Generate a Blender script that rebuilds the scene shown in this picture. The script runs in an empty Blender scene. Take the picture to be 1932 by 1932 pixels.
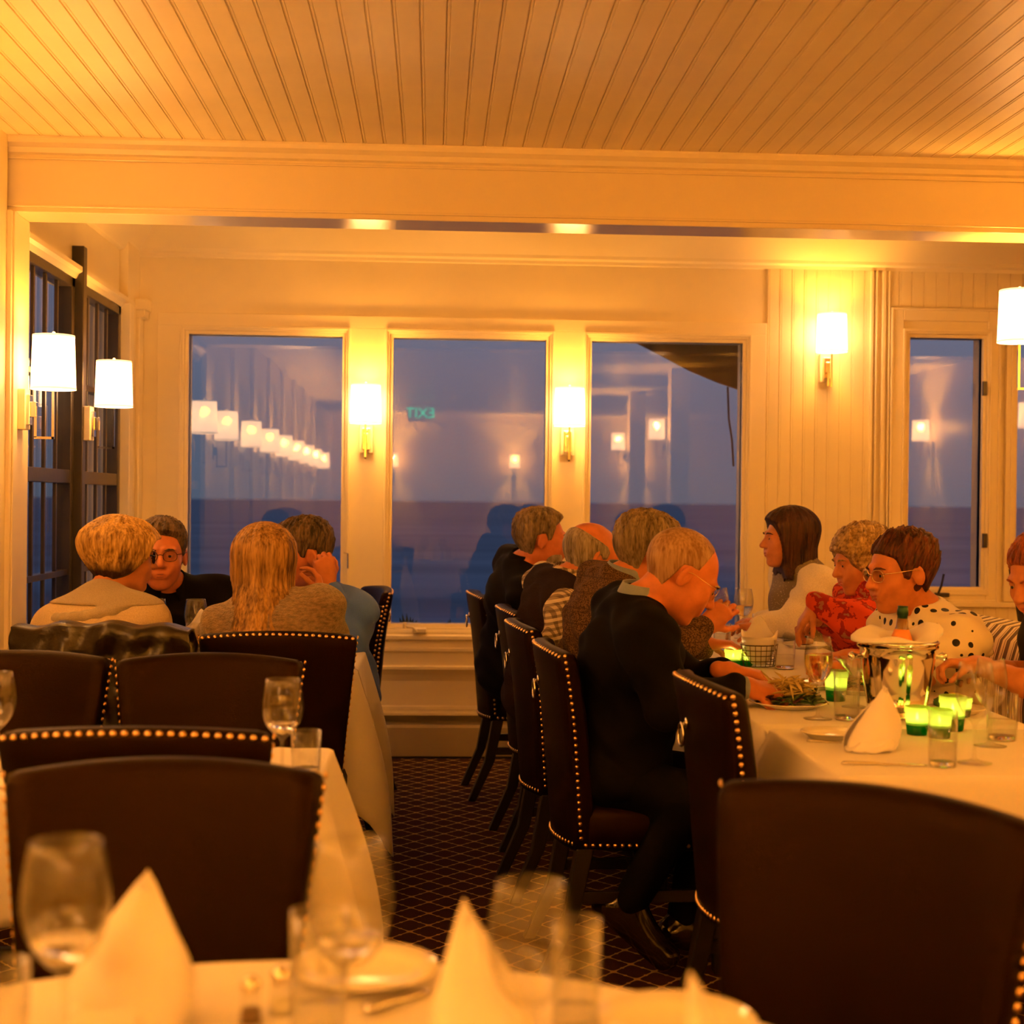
import bpy, bmesh, math, random
import numpy as np
from mathutils import Vector, Matrix

SC = bpy.context.scene
COL = SC.collection
PI = math.pi

# ------------------------------------------------------------------ camera
F_PX = 2700.0
CAM = Vector((0.0, 0.0, 1.30))
YAW, PITCH, ROLL = math.radians(3.16), math.radians(-0.41), math.radians(0.62)
Rm = (Matrix.Rotation(-YAW, 4, 'Z') @ Matrix.Rotation(PI / 2 + PITCH, 4, 'X') @ Matrix.Rotation(ROLL, 4, 'Z'))
cam_data = bpy.data.cameras.new('camera')
cam = bpy.data.objects.new('camera', cam_data)
COL.objects.link(cam)
cam.matrix_world = Matrix.Translation(CAM) @ Rm
cam_data.sensor_width = 36.0
cam_data.lens = F_PX / 1932.0 * 36.0
cam_data.clip_start = 0.05
cam_data.clip_end = 60000
cam_data.dof.use_dof = True
cam_data.dof.focus_distance = 4.7
cam_data.dof.aperture_fstop = 3.6
SC.camera = cam

def ray(px, py):
    d = Vector(((px - 966.0) / F_PX, -(py - 966.0) / F_PX, -1.0))
    return (Rm.to_3x3() @ d)
def U(px, py, Y):
    d = ray(px, py); t = (Y - CAM.y) / d.y
    return CAM + d * t
def UZ(px, py, z):
    d = ray(px, py); t = (z - CAM.z) / d.z
    return CAM + d * t
def UX(px, py, x):
    d = ray(px, py); t = (x - CAM.x) / d.x
    return CAM + d * t

# ------------------------------------------------------------------ world, exposure
SC.view_settings.view_transform = 'Standard'
SC.view_settings.look = 'None'
SC.view_settings.gamma = 1.0
SC.view_settings.use_curve_mapping = False
SC.view_settings.exposure = 0.0
SC.cycles.use_denoising = True
SC.cycles.max_bounces = 10
SC.cycles.diffuse_bounces = 5
SC.cycles.glossy_bounces = 5
SC.cycles.transmission_bounces = 10
SC.cycles.transparent_max_bounces = 24
SC.cycles.caustics_reflective = False
SC.cycles.caustics_refractive = False
SC.cycles.sample_clamp_indirect = 12.0
SC.cycles.blur_glossy = 0.5

w = bpy.data.worlds.new('dusk_sky'); SC.world = w; w.use_nodes = True
nt = w.node_tree; nt.nodes.clear()
out = nt.nodes.new('ShaderNodeOutputWorld'); bg = nt.nodes.new('ShaderNodeBackground')
tc = nt.nodes.new('ShaderNodeTexCoord'); sp = nt.nodes.new('ShaderNodeSeparateXYZ')
cr = nt.nodes.new('ShaderNodeValToRGB')
nt.links.new(tc.outputs['Generated'], sp.inputs[0]); nt.links.new(sp.outputs['Z'], cr.inputs[0])
e = cr.color_ramp.elements
e[0].position = 0.0; e[0].color = (0.085, 0.110, 0.160, 1)
e[1].position = 0.125; e[1].color = (0.148, 0.160, 0.235, 1)
k = e.new(0.05); k.color = (0.104, 0.122, 0.180, 1)
k = e.new(1.0); k.color = (0.08, 0.12, 0.24, 1)
nt.links.new(cr.outputs[0], bg.inputs[0]); bg.inputs[1].default_value = 1.0
nt.links.new(bg.outputs[0], out.inputs[0])

# ------------------------------------------------------------------ materials
MATS = {}
def nodes_of(m):
    return m.node_tree.nodes, m.node_tree.links, m.node_tree.nodes['Principled BSDF']
def mat(name, col, rough=0.5, metal=0.0, spec=0.5, noise=0.0, nscale=30.0, bump=0.0, bscale=60.0, coat=0.0,
        sheen=0.0, emit=None, estr=0.0, sss=0.0, stretch=None, trans=0.0, ior=1.45):
    if name in MATS: return MATS[name]
    m = bpy.data.materials.new(name); m.use_nodes = True
    N, L, b = nodes_of(m)
    b.inputs['Base Color'].default_value = (*col, 1); b.inputs['Roughness'].default_value = rough
    b.inputs['Metallic'].default_value = metal; b.inputs['Specular IOR Level'].default_value = spec
    b.inputs['Coat Weight'].default_value = coat; b.inputs['Sheen Weight'].default_value = sheen
    b.inputs['Transmission Weight'].default_value = trans; b.inputs['IOR'].default_value = ior
    if sss:
        b.inputs['Subsurface Weight'].default_value = sss; b.inputs['Subsurface Scale'].default_value = 0.01
        b.inputs['Subsurface Radius'].default_value = (1, .3, .15)
    if emit: b.inputs['Emission Color'].default_value = (*emit, 1); b.inputs['Emission Strength'].default_value = estr
    if noise or bump:
        t = N.new('ShaderNodeTexCoord'); mp = N.new('ShaderNodeMapping'); L.new(t.outputs['Object'], mp.inputs[0])
        if stretch: mp.inputs['Scale'].default_value = stretch
    if noise:
        n = N.new('ShaderNodeTexNoise'); n.inputs['Scale'].default_value = nscale; n.inputs['Detail'].default_value = 4
        L.new(mp.outputs[0], n.inputs['Vector'])
        r = N.new('ShaderNodeMapRange'); r.inputs['From Min'].default_value = .3; r.inputs['From Max'].default_value = .7
        r.inputs['To Min'].default_value = 1 - noise; r.inputs['To Max'].default_value = 1 + noise
        L.new(n.outputs[0], r.inputs[0])
        mx = N.new('ShaderNodeVectorMath'); mx.operation = 'SCALE'; mx.inputs[0].default_value = col
        L.new(r.outputs[0], mx.inputs['Scale']); L.new(mx.outputs[0], b.inputs['Base Color'])
    if bump:
        n2 = N.new('ShaderNodeTexNoise'); n2.inputs['Scale'].default_value = bscale; n2.inputs['Detail'].default_value = 5
        L.new(mp.outputs[0], n2.inputs['Vector'])
        bp = N.new('ShaderNodeBump'); bp.inputs['Strength'].default_value = bump; bp.inputs['Distance'].default_value = .01
        L.new(n2.outputs[0], bp.inputs['Height']); L.new(bp.outputs[0], b.inputs['Normal'])
    MATS[name] = m
    return m

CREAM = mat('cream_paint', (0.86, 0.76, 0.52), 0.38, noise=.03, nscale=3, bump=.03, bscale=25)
CEILM = mat('ceiling_gloss_paint', (0.86, 0.75, 0.50), 0.40, noise=.04, nscale=4, bump=.04, bscale=9)
TRIM = mat('gloss_trim_paint', (0.88, 0.78, 0.55), 0.28, bump=.02, bscale=30)
BEAMG = mat('beam_gloss_paint', (0.84, 0.73, 0.50), 0.14)
SOFF = mat('shaded_cover_paint', (0.50, 0.42, 0.28), 0.4)  # darkened to paint in the shade low under the windows
DARKWOOD = mat('dark_window_paint', (0.035, 0.026, 0.022), 0.28, bump=.05, bscale=60)
LEATHER = mat('dark_brown_leather', (0.0060, 0.0018, 0.0007), 0.48, spec=.15, bump=.10, bscale=320, noise=.15, nscale=5)
LEATHER.node_tree.nodes['Principled BSDF'].inputs['Specular Tint'].default_value = (1, .60, .34, 1)
LEATHER_S = mat('piping_leather', (0.035, 0.024, 0.020), 0.35)
BRASS = mat('brass_nail', (0.80, 0.55, 0.28), 0.28, metal=1)
CHROME = mat('polished_nickel', (0.85, 0.80, 0.72), 0.08, metal=1)
LEGW = mat('ebony_leg', (0.012, 0.008, 0.006), 0.35)
LINEN = mat('white_linen', (0.76, 0.73, 0.78), 0.85, bump=.12, bscale=500, sheen=.2)
NAPK = mat('white_napkin', (0.80, 0.77, 0.84), 0.85, bump=.08, bscale=400, sheen=.2)
CHINA = mat('white_china', (0.86, 0.82, 0.74), 0.12)
STEEL = mat('cutlery_steel', (0.75, 0.72, 0.68), 0.16, metal=1)

def thin_glass(name, ior=1.5, tint=(1, 1, 1), extra=0.0, rough=0.0, pwr=5.0):
    m = bpy.data.materials.new(name); m.use_nodes = True
    N = m.node_tree.nodes; L = m.node_tree.links; N.clear()
    o = N.new('ShaderNodeOutputMaterial'); mx = N.new('ShaderNodeMixShader'); f = N.new('ShaderNodeLayerWeight')
    pw = N.new('ShaderNodeMath'); pw.operation = 'POWER'; pw.inputs[1].default_value = pwr; L.new(f.outputs['Facing'], pw.inputs[0])
    f0 = ((ior - 1) / (ior + 1)) ** 2
    ma = N.new('ShaderNodeMath'); ma.operation = 'MULTIPLY_ADD'; ma.inputs[1].default_value = .75; ma.inputs[2].default_value = f0; L.new(pw.outputs[0], ma.inputs[0])
    t = N.new('ShaderNodeBsdfTransparent'); t.inputs[0].default_value = (*tint, 1)
    g = N.new('ShaderNodeBsdfGlossy'); g.inputs['Roughness'].default_value = rough
    a = N.new('ShaderNodeMath'); a.operation = 'ADD'; a.use_clamp = True; a.inputs[1].default_value = extra
    L.new(ma.outputs[0], a.inputs[0]); L.new(a.outputs[0], mx.inputs[0])
    L.new(t.outputs[0], mx.inputs[1]); L.new(g.outputs[0], mx.inputs[2]); L.new(mx.outputs[0], o.inputs[0])
    MATS[name] = m
    return m
PANE = thin_glass('window_glass', 1.5, (.97, .98, 1), .012)
GLASS = thin_glass('clear_drinking_glass', 1.5, (.965, .965, .955), .028, 0, 3.6)
CLEARW = mat('clear_liquid', (1, 1, 1), 0.0, trans=1.0, ior=1.33)
THICKG = mat('thick_glass', (1, 1, 1), 0.0, trans=1.0, ior=1.45)
WATER = thin_glass('water', 1.33, (.985, .985, .98), .02)
WINE = mat('white_wine', (1.0, .80, .42), 0.0, trans=1.0, ior=1.2)

# ------------------------------------------------------------------ object helpers
def tag(o, label=None, cat=None, group=None, kind=None):
    if label: o['label'] = label
    if cat: o['category'] = cat
    if group: o['group'] = group
    if kind: o['kind'] = kind
    return o
def link(name, me, m, parent=None, smooth=True):
    o = bpy.data.objects.new(name, me); COL.objects.link(o)
    if m is not None:
        ms = m if isinstance(m, (list, tuple)) else [m]
        for q in ms: me.materials.append(q)
    if smooth and len(me.polygons): me.polygons.foreach_set('use_smooth', [True] * len(me.polygons))
    if parent is not None: o.parent = parent
    return o
def from_data(name, vs, fs, m, parent=None, smooth=True):
    me = bpy.data.meshes.new(name); me.from_pydata([tuple(v) for v in vs], [], fs); me.update()
    return link(name, me, m, parent, smooth)
def build(name, bm, m, parent=None, smooth=False, angle=None):
    bmesh.ops.recalc_face_normals(bm, faces=bm.faces)
    me = bpy.data.meshes.new(name); bm.to_mesh(me); bm.free()
    o = link(name, me, m, parent, smooth)
    if angle:
        me.polygons.foreach_set('use_smooth', [True] * len(me.polygons))
        try: me.set_sharp_from_angle(angle=angle)
        except Exception: pass
    return o
def empty(name, loc=(0, 0, 0), rz=0.0, label=None, cat=None, group=None):
    o = bpy.data.objects.new(name, None); COL.objects.link(o); o.location = loc; o.rotation_euler = (0, 0, rz)
    o.empty_display_size = .1
    return tag(o, label, cat, group)
def copy_tree(o, loc, rz, label, group=None):
    r = o.copy(); COL.objects.link(r); r.location = loc; r.rotation_euler = (0, 0, rz); r['label'] = label
    if group: r['group'] = group
    for ch in o.children:
        c = ch.copy(); COL.objects.link(c); c.parent = r
        for g in ch.children:
            d = g.copy(); COL.objects.link(d); d.parent = c
    return r
def bx(bm, x0, x1, y0, y1, z0, z1, bev=0.0, M=None):
    r = bmesh.ops.create_cube(bm, size=1.0)
    vs = r['verts']
    for v in vs:
        v.co = Vector(((x0 + x1) / 2 + v.co.x * (x1 - x0), (y0 + y1) / 2 + v.co.y * (y1 - y0), (z0 + z1) / 2 + v.co.z * (z1 - z0)))
        if M is not None: v.co = M @ v.co
    if bev:
        es = list({e for v in vs for e in v.link_edges})
        bmesh.ops.bevel(bm, geom=es, offset=bev, segments=2, affect='EDGES', profile=.5)
def box_obj(name, x0, x1, y0, y1, z0, z1, m, parent=None, bev=0.0):
    bm = bmesh.new(); bx(bm, x0, x1, y0, y1, z0, z1, bev)
    return build(name, bm, m, parent)
def tube(bm, pts, r, seg=8, closed=False, cap=True):
    pts = [Vector(p) for p in pts]; n = len(pts); rings = []
    rr = r if isinstance(r, (list, tuple)) else [r] * n
    up = None
    for i, p in enumerate(pts):
        a = pts[(i - 1) % n] if (i or closed) else p
        b = pts[(i + 1) % n] if (i < n - 1 or closed) else p
        t = (b - a).normalized()
        if up is None: up = t.orthogonal().normalized()
        up = (up - t * up.dot(t))
        up = up.normalized() if up.length > 1e-6 else t.orthogonal().normalized()
        s = t.cross(up)
        rings.append([bm.verts.new(p + (up * math.cos(2 * PI * j / seg) + s * math.sin(2 * PI * j / seg)) * rr[i]) for j in range(seg)])
    for i in range(n if closed else n - 1):
        A, B = rings[i], rings[(i + 1) % n]
        for j in range(seg): bm.faces.new((A[j], A[(j + 1) % seg], B[(j + 1) % seg], B[j]))
    if cap and not closed:
        bm.faces.new(rings[0][::-1]); bm.faces.new(rings[-1])
def lathe(bm, prof, seg=32, M=None, close=False):
    rings = []
    for (r, z) in prof:
        if r < 1e-5: rings.append([bm.verts.new((0, 0, z))])
        else: rings.append([bm.verts.new((r * math.cos(2 * PI * j / seg), r * math.sin(2 * PI * j / seg), z)) for j in range(seg)])
    n = len(rings)
    for i in range(n if close else n - 1):
        A, B = rings[i], rings[(i + 1) % n]
        for j in range(seg):
            q = (j + 1) % seg
            if len(A) == 1 and len(B) == 1: break
            if len(A) == 1: bm.faces.new((A[0], B[q], B[j]))
            elif len(B) == 1: bm.faces.new((A[j], A[q], B[0]))
            else: bm.faces.new((A[j], A[q], B[q], B[j]))
    if M is not None:
        for R in rings:
            for v in R: v.co = M @ v.co
def lathe_obj(name, prof, m, parent=None, seg=32, loc=None, close=False):
    bm = bmesh.new(); lathe(bm, prof, seg, Matrix.Translation(loc) if loc else None, close)
    return build(name, bm, m, parent, smooth=True)
def prism(bm, prof, a, b, axis='X'):
    """extrude a closed (u,v) profile: axis X -> (y,z) profile, axis Y -> (x,z), axis Z -> (x,y)"""
    def P(u, v, t):
        return {'X': (t, u, v), 'Y': (u, t, v), 'Z': (u, v, t)}[axis]
    A = [bm.verts.new(P(u, v, a)) for u, v in prof]; B = [bm.verts.new(P(u, v, b)) for u, v in prof]
    n = len(prof)
    for i in range(n): bm.faces.new((A[i], A[(i + 1) % n], B[(i + 1) % n], B[i]))
    bm.faces.new(A[::-1]); bm.faces.new(B)
def structure(o): return tag(o, kind='structure')
# ================================================================== the room
CEIL, BY0, BY1, BZ = 2.565, 5.15, 5.34, 2.305
WY, LX, RX, NY = 7.34, -1.50, 4.6, -6.5
structure(box_obj('floor', LX - .2, RX + .2, NY - .2, WY + .1, -.06, 0, None))
def carpet():
    m = bpy.data.materials.new('trellis_carpet'); m.use_nodes = True
    N, L, b = nodes_of(m)
    t = N.new('ShaderNodeTexCoord'); s = N.new('ShaderNodeSeparateXYZ'); L.new(t.outputs['Object'], s.inputs[0])
    def M(op, a, c=None):
        n = N.new('ShaderNodeMath'); n.operation = op
        for i, q in enumerate((a, c)):
            if q is None: continue
            if isinstance(q, (int, float)): n.inputs[i].default_value = q
            else: L.new(q, n.inputs[i])
        return n.outputs[0]
    kx, ky = 2 * PI / .114, 2 * PI / .127
    x = M('MULTIPLY', s.outputs[0], kx); y = M('MULTIPLY', s.outputs[1], ky)
    f = M('ADD', M('COSINE', x), M('COSINE', y))
    h = M('ADD', M('COSINE', M('MULTIPLY', x, 3)), M('COSINE', M('MULTIPLY', y, 3)))
    f = M('ADD', f, M('MULTIPLY', h, 0.06))
    d = M('ABSOLUTE', f)
    # small squares where the lattice bulges
    g = M('MULTIPLY', M('COSINE', M('MULTIPLY', x, 2)), M('COSINE', M('MULTIPLY', y, 2)))
    wd = M('ADD', M('MULTIPLY', M('GREATER_THAN', g, 0.80), .22), .17)
    line = M('LESS_THAN', d, wd)
    n = N.new('ShaderNodeTexNoise'); n.inputs['Scale'].default_value = 260; L.new(t.outputs['Object'], n.inputs['Vector'])
    n2 = N.new('ShaderNodeTexNoise'); n2.inputs['Scale'].default_value = 7; L.new(t.outputs['Object'], n2.inputs['Vector'])
    c1 = N.new('ShaderNodeMix'); c1.data_type = 'RGBA'; L.new(n2.outputs[0], c1.inputs[0])
    c1.inputs[6].default_value = (.034, .010, .011, 1); c1.inputs[7].default_value = (.056, .016, .013, 1)
    c2 = N.new('ShaderNodeMix'); c2.data_type = 'RGBA'; L.new(line, c2.inputs[0])
    L.new(c1.outputs[2], c2.inputs[6]); c2.inputs[7].default_value = (.42, .27, .10, 1)
    # dark border strip along the window wall
    bd = M('GREATER_THAN', s.outputs[1], WY - .13)
    c3 = N.new('ShaderNodeMix'); c3.data_type = 'RGBA'; L.new(bd, c3.inputs[0]); L.new(c2.outputs[2], c3.inputs[6]); c3.inputs[7].default_value = (.012, .008, .010, 1)
    mu = N.new('ShaderNodeMix'); mu.data_type = 'RGBA'; mu.blend_type = 'MULTIPLY'; mu.inputs[0].default_value = .45
    L.new(c3.outputs[2], mu.inputs[6]); L.new(n.outputs[0], mu.inputs[7])
    L.new(mu.outputs[2], b.inputs['Base Color']); b.inputs['Roughness'].default_value = .95; b.inputs['Specular IOR Level'].default_value = .1
    bp = N.new('ShaderNodeBump'); bp.inputs['Distance'].default_value = .004; bp.inputs['Strength'].default_value = .5
    L.new(n.outputs[0], bp.inputs['Height']); L.new(bp.outputs[0], b.inputs['Normal'])
    return m
bpy.data.objects['floor'].data.materials.append(carpet())

def grooved(bm, a0, a1, t0, t1, lvl, pitch, axis, sgn=1, depth=.0045):
    """grooved board surface. axis 'Y': runs along Y at height lvl facing down; 'Z': vertical boards on a wall plane y=lvl facing -Y"""
    pts = []; a = a0
    while a < a1 - 1e-6:
        b = min(a + pitch, a1)
        pts += [(a, depth), (a + .0025, depth), (a + .0045, 0), (a + .009, 0.0), (a + .0105, depth * .4), (a + .0120, depth * .4), (a + .0135, 0), (b - .001, 0)]
        a = b
    def P(u, d, t):
        return (u, t, lvl + d * sgn) if axis == 'Y' else (u, lvl + d * sgn, t)
    A = [bm.verts.new(P(u, d, t0)) for u, d in pts]; B = [bm.verts.new(P(u, d, t1)) for u, d in pts]
    for i in range(len(pts) - 1): bm.faces.new((A[i], A[i + 1], B[i + 1], B[i]))
bm = bmesh.new(); grooved(bm, LX - .1, RX, NY, BY0 + .02, CEIL, .0705, 'Y')
bx(bm, LX - .1, RX + .1, NY, BY0 + .02, CEIL + .02, CEIL + .08)
structure(build('ceiling', bm, CEILM))
structure(box_obj('ceiling_porch', LX - .2, RX + .1, BY0, WY + .1, 2.80, 2.88, CEILM))
# beam with crown and beads
bm = bmesh.new()
prism(bm, [(BY0, CEIL + .1), (BY0, CEIL - .058), (BY0 - .012, CEIL - .052), (BY0 - .018, CEIL - .035), (BY0 - .038, CEIL - .022), (BY0 - .042, CEIL - .008), (BY0 - .042, CEIL + .1)][::-1], LX - .1, RX, 'X')
structure(build('trim_crown', bm, TRIM))
bm = bmesh.new(); bx(bm, LX - .1, RX, BY0, BY1, BZ, 2.85, .004)
bx(bm, LX - .1, RX, BY0 - .012, BY0, BZ + .018, BZ + .026, .002); bx(bm, LX - .1, RX, BY0 - .010, BY0, CEIL - .075, CEIL - .068, .002)
structure(build('trim_beam', bm, BEAMG))

# ---- window wall
def wx(px, py=800, Y=WY): return U(px, py, Y).x
def wz(px, py, Y=WY): return U(px, py, Y).z
GT, GB = wz(880, 636), wz(880, 1180)
OPEN = [(wx(352), wx(648)), (wx(738), wx(1032)), (wx(1112), wx(1403))]
W4 = (wx(1712), wx(1856)); W4T, W4B = wz(1780, 635), wz(1780, 1110)
W5 = (wx(1916), wx(1916) + .8)
BX1 = wx(1443)      # end of the cased window block
bm = bmesh.new()
y0, y1 = WY, WY + .16
xs = [LX - .2] + [v for o_ in OPEN for v in o_] + [BX1]
for i in range(0, len(xs), 2): bx(bm, xs[i], xs[i + 1], y0, y1, 0, 2.9)
for a, b in OPEN: bx(bm, a, b, y0, y1, 0, GB); bx(bm, a, b, y0, y1, GT, 2.9)
# right-hand part
bx(bm, BX1, W4[0], y0, y1, 0, 2.9); bx(bm, W4[0], W4[1], y0, y1, 0, W4B); bx(bm, W4[0], W4[1], y0, y1, W4T, 2.9)
bx(bm, W4[1], W5[0], y0, y1, 0, 2.9); bx(bm, W5[0], W5[1], y0, y1, 0, W4B); bx(bm, W5[0], W5[1], y0, y1, W4T, 2.9); bx(bm, W5[1], RX + .1, y0, y1, 0, 2.9)
structure(build('wall_back', bm, CREAM))
# beadboard right of the windows
XB = wx(1640)
bm = bmesh.new()
grooved(bm, BX1 + .002, XB, .62, 2.52, WY - .012, .0636, 'Z')
ZC = wz(1780, 580)
grooved(bm, wx(1668), RX, ZC, 2.52, WY - .012, .0655, 'Z')
grooved(bm, wx(1672), RX, .62, W4B - .07, WY - .012, .0655, 'Z')
bx(bm, BX1 + .002, XB, WY - .004, WY, .6, 2.52)
structure(build('wall_beadboard', bm, CREAM))
bm = bmesh.new()
for px, wd in ((1638, .016), (1648, .010), (1660, .020), (1672, .008)):
    x = wx(px); bx(bm, x, x + wd, WY - .022, WY, .6, 2.52, .003)
structure(build('trim_corner', bm, TRIM))
# crown on the window wall and porch boards
zc = wz(900, 492)
bm = bmesh.new()
prism(bm, [(WY, zc - .015), (WY - .012, zc - .012), (WY - .015, zc + .004), (WY - .03, zc + .014), (WY - .034, zc + .03), (WY - .034, zc + .03), (WY - .20, 2.81), (WY, 2.81)], LX - .1, RX, 'X')
structure(build('trim_cornice', bm, TRIM))
# header board over the three windows, casing boards
HT = wz(880, 600)
bm = bmesh.new()
bx(bm, wx(297), BX1, WY - .018, WY, GT + .035, HT, .003)
bx(bm, wx(297), OPEN[0][0] - .02, WY - .018, WY, .50, GT + .036, .003)
for i in (0, 1): bx(bm, OPEN[i][1] + .028, OPEN[i + 1][0] - .028, WY - .018, WY, GB - .02, GT + .036, .003)
bx(bm, OPEN[2][1] + .028, BX1, WY - .018, WY, .50, GT + .036, .003)
structure(build('trim_casing', bm, TRIM))
def window(idx, a, b, zt, zb, dark=False, deep=.03):
    e_ = structure(empty('window_%d' % idx, ((a + b) / 2, WY, zb)))
    L0 = Matrix.Translation(-Vector(e_.location))
    bm = bmesh.new()
    def fr(o, wd, ya, yb):      # rectangular ring, o = outward offset of its outer edge
        A, B, T, Z = a - o, b + o, zt + o, zb - o
        for q in ((A, A + wd, Z, T), (B - wd, B, Z, T), (A + wd, B - wd, T - wd, T), (A + wd, B - wd, Z, Z + wd)):
            bx(bm, q[0], q[1], ya, yb, q[2], q[3], .002, L0)
    fr(.034, .012, WY - .030, WY); fr(.024, .014, WY - .020, WY + .01); fr(.010, .018, WY - .006, WY + .05)
    build('window_frame', bm, TRIM, e_)
    bm = bmesh.new()
    fr(.0, .008, WY + .02, WY + .06)
    build('window_sash', bm, DARKWOOD if dark else TRIM, e_)
    bm = bmesh.new(); bx(bm, a, b, WY + .045, WY + .049, zb, zt, 0, L0); build('pane', bm, PANE, e_)
    return e_
for i, (a, b) in enumerate(OPEN): window(i + 1, a, b, GT, GB)
w4 = window(4, W4[0], W4[1], W4T, W4B, True)
window(5, W5[0], W5[1], W4T, W4B, True)
# brass-brown hinge plates and crank of the narrow window
def loc_of(p): return tuple(p)
for py in (733, 1020):
    p = U(1858, py, WY - .03)
    bm = bmesh.new(); bx(bm, p.x - .011, p.x + .011, WY - .038, WY - .02, p.z - .037, p.z + .037, .002, Matrix.Translation(-Vector(w4.location)))
    build('hinge', bm, DARKWOOD, w4)
p = U(1775, 1122, WY - .04)
bm = bmesh.new(); T_ = Matrix.Translation(-Vector(w4.location))
bx(bm, p.x - .03, p.x + .04, WY - .06, WY - .02, p.z - .012, p.z + .010, .003, T_)
tube(bm, [T_ @ Vector((p.x - .02, WY - .05, p.z)), T_ @ Vector((p.x - .01, WY - .075, p.z + .05)), T_ @ Vector((p.x + .0, WY - .08, p.z + .11))], .006)
build('crank', bm, DARKWOOD, w4)
w2 = bpy.data.objects['window_2']; p = U(775, 1190, WY - .05); T_ = Matrix.Translation(-Vector(w2.location))
bm = bmesh.new(); bx(bm, p.x + .01, p.x + .08, WY - .065, WY - .02, p.z - .012, p.z + .012, .004, T_)
tube(bm, [T_ @ Vector((p.x + .03, WY - .075, p.z)), T_ @ Vector((p.x + .01, WY - .08, p.z + .02)), T_ @ Vector((p.x - .03, WY - .08, p.z + .025))], .006)
tube(bm, [T_ @ Vector((p.x - .03, WY - .08, p.z + .015)), T_ @ Vector((p.x - .03, WY - .08, p.z + .045))], .009)
build('crank', bm, TRIM, w2)
for wn, px in (('window_1', 652), ):
    ww = bpy.data.objects[wn]; p = U(px, 1050, WY - .03); T_ = Matrix.Translation(-Vector(ww.location))
    bm = bmesh.new(); tube(bm, [T_ @ (p + Vector((-.01, 0, .02))), T_ @ (p + Vector((.012, -.01, .015))), T_ @ (p + Vector((.012, -.01, -.06)))], .004)
    build('latch', bm, CHROME, ww)
# casing of the narrow window (mitred, stepped)
bm = bmesh.new()
def ring(a, b, zb, zt, wd, ya, yb):
    bx(bm, a, a + wd, ya, yb, zb, zt, .003); bx(bm, b - wd, b, ya, yb, zb, zt, .003)
    bx(bm, a + wd, b - wd, ya, yb, zt - wd, zt, .003); bx(bm, a + wd, b - wd, ya, yb, zb, zb + wd, .003)
ring(W4[0] - .095, W4[1] + .075, W4B - .065, W4T + .14, .062, WY - .022, WY)
ring(W4[0] - .099, W4[1] + .079, W4B - .07, W4T + .145, .012, WY - .03, WY)
ring(W5[0] - .06, W5[1] + .1, W4B - .065, W4T + .14, .055, WY - .022, WY)
bx(bm, W4[0] - .1, RX, WY - .045, WY, W4B - .095, W4B - .070, .004)
structure(build('trim_window_casing', bm, TRIM))
# sill mouldings, panel and heater cover under the three windows
zz = lambda py: wz(850, py)
bm = bmesh.new()
X0, X1 = wx(297), BX1
prism(bm, [(WY, zz(1188)), (WY - .03, zz(1188)), (WY - .035, zz(1192)), (WY - .035, zz(1196)), (WY - .05, zz(1199)), (WY - .05, zz(1205)),
           (WY - .03, zz(1208)), (WY - .03, zz(1221)), (WY - .05, zz(1222)), (WY - .05, zz(1227)), (WY - .035, zz(1231)),
           (WY - .035, zz(1254)), (WY - .06, zz(1256)), (WY - .06, zz(1261)), (WY - .03, zz(1272)), (WY - .015, zz(1284)),
           (WY - .012, zz(1330)), (WY - .02, zz(1333)), (WY - .02, zz(1338)), (WY, zz(1340))][::-1], X0, RX, 'X')
structure(build('trim_sill', bm, TRIM))
bm = bmesh.new()
prism(bm, [(WY, zz(1337)), (WY - .085, zz(1341)), (WY - .09, zz(1345)), (WY - .06, zz(1347)), (WY - .03, zz(1358)), (WY - .03, zz(1362)), (WY, zz(1362))][::-1], X0, RX, 'X')
prism(bm, [(WY, zz(1358)), (WY - .085, zz(1363)), (WY - .09, zz(1368)), (WY - .085, .005), (WY, .0)][::-1], X0, RX, 'X')
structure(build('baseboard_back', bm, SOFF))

# ---- left wall: post, dark multi-pane windows, header
PX1 = -1.485
bm = bmesh.new()
bx(bm, LX - .25, PX1, BY0 - .04, BY1 + .0, 0, BZ, .004)                       # post under the beam
bx(bm, PX1, PX1 + .006, BY0 - .02, BY0 + .03, 0, BZ - .001, .002)
structure(build('trim_post', bm, TRIM))
bm = bmesh.new()
for z in (2.13, 1.66, 1.21):
    lathe(bm, [(0, .003), (.004, .003), (.006, 0), (.0, 0)], 12, Matrix.Translation((PX1 - .024, BY0 - .04, z)) @ Matrix.Rotation(PI / 2, 4, 'X'))
build('screw_heads', bm, CHROME, bpy.data.objects['trim_post'])
LW = LX - .03
zh = 2.24; YL0, YL1, YLM = BY1, 7.02, 6.16
bm = bmesh.new()
bx(bm, LX - .2, LW, BY1, WY, zh, 2.85); bx(bm, LX - .2, LX + .01, YL1 + .03, WY, 0, 2.85)
bx(bm, LX - .2, LW, BY1, WY, 0, .62)
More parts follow.
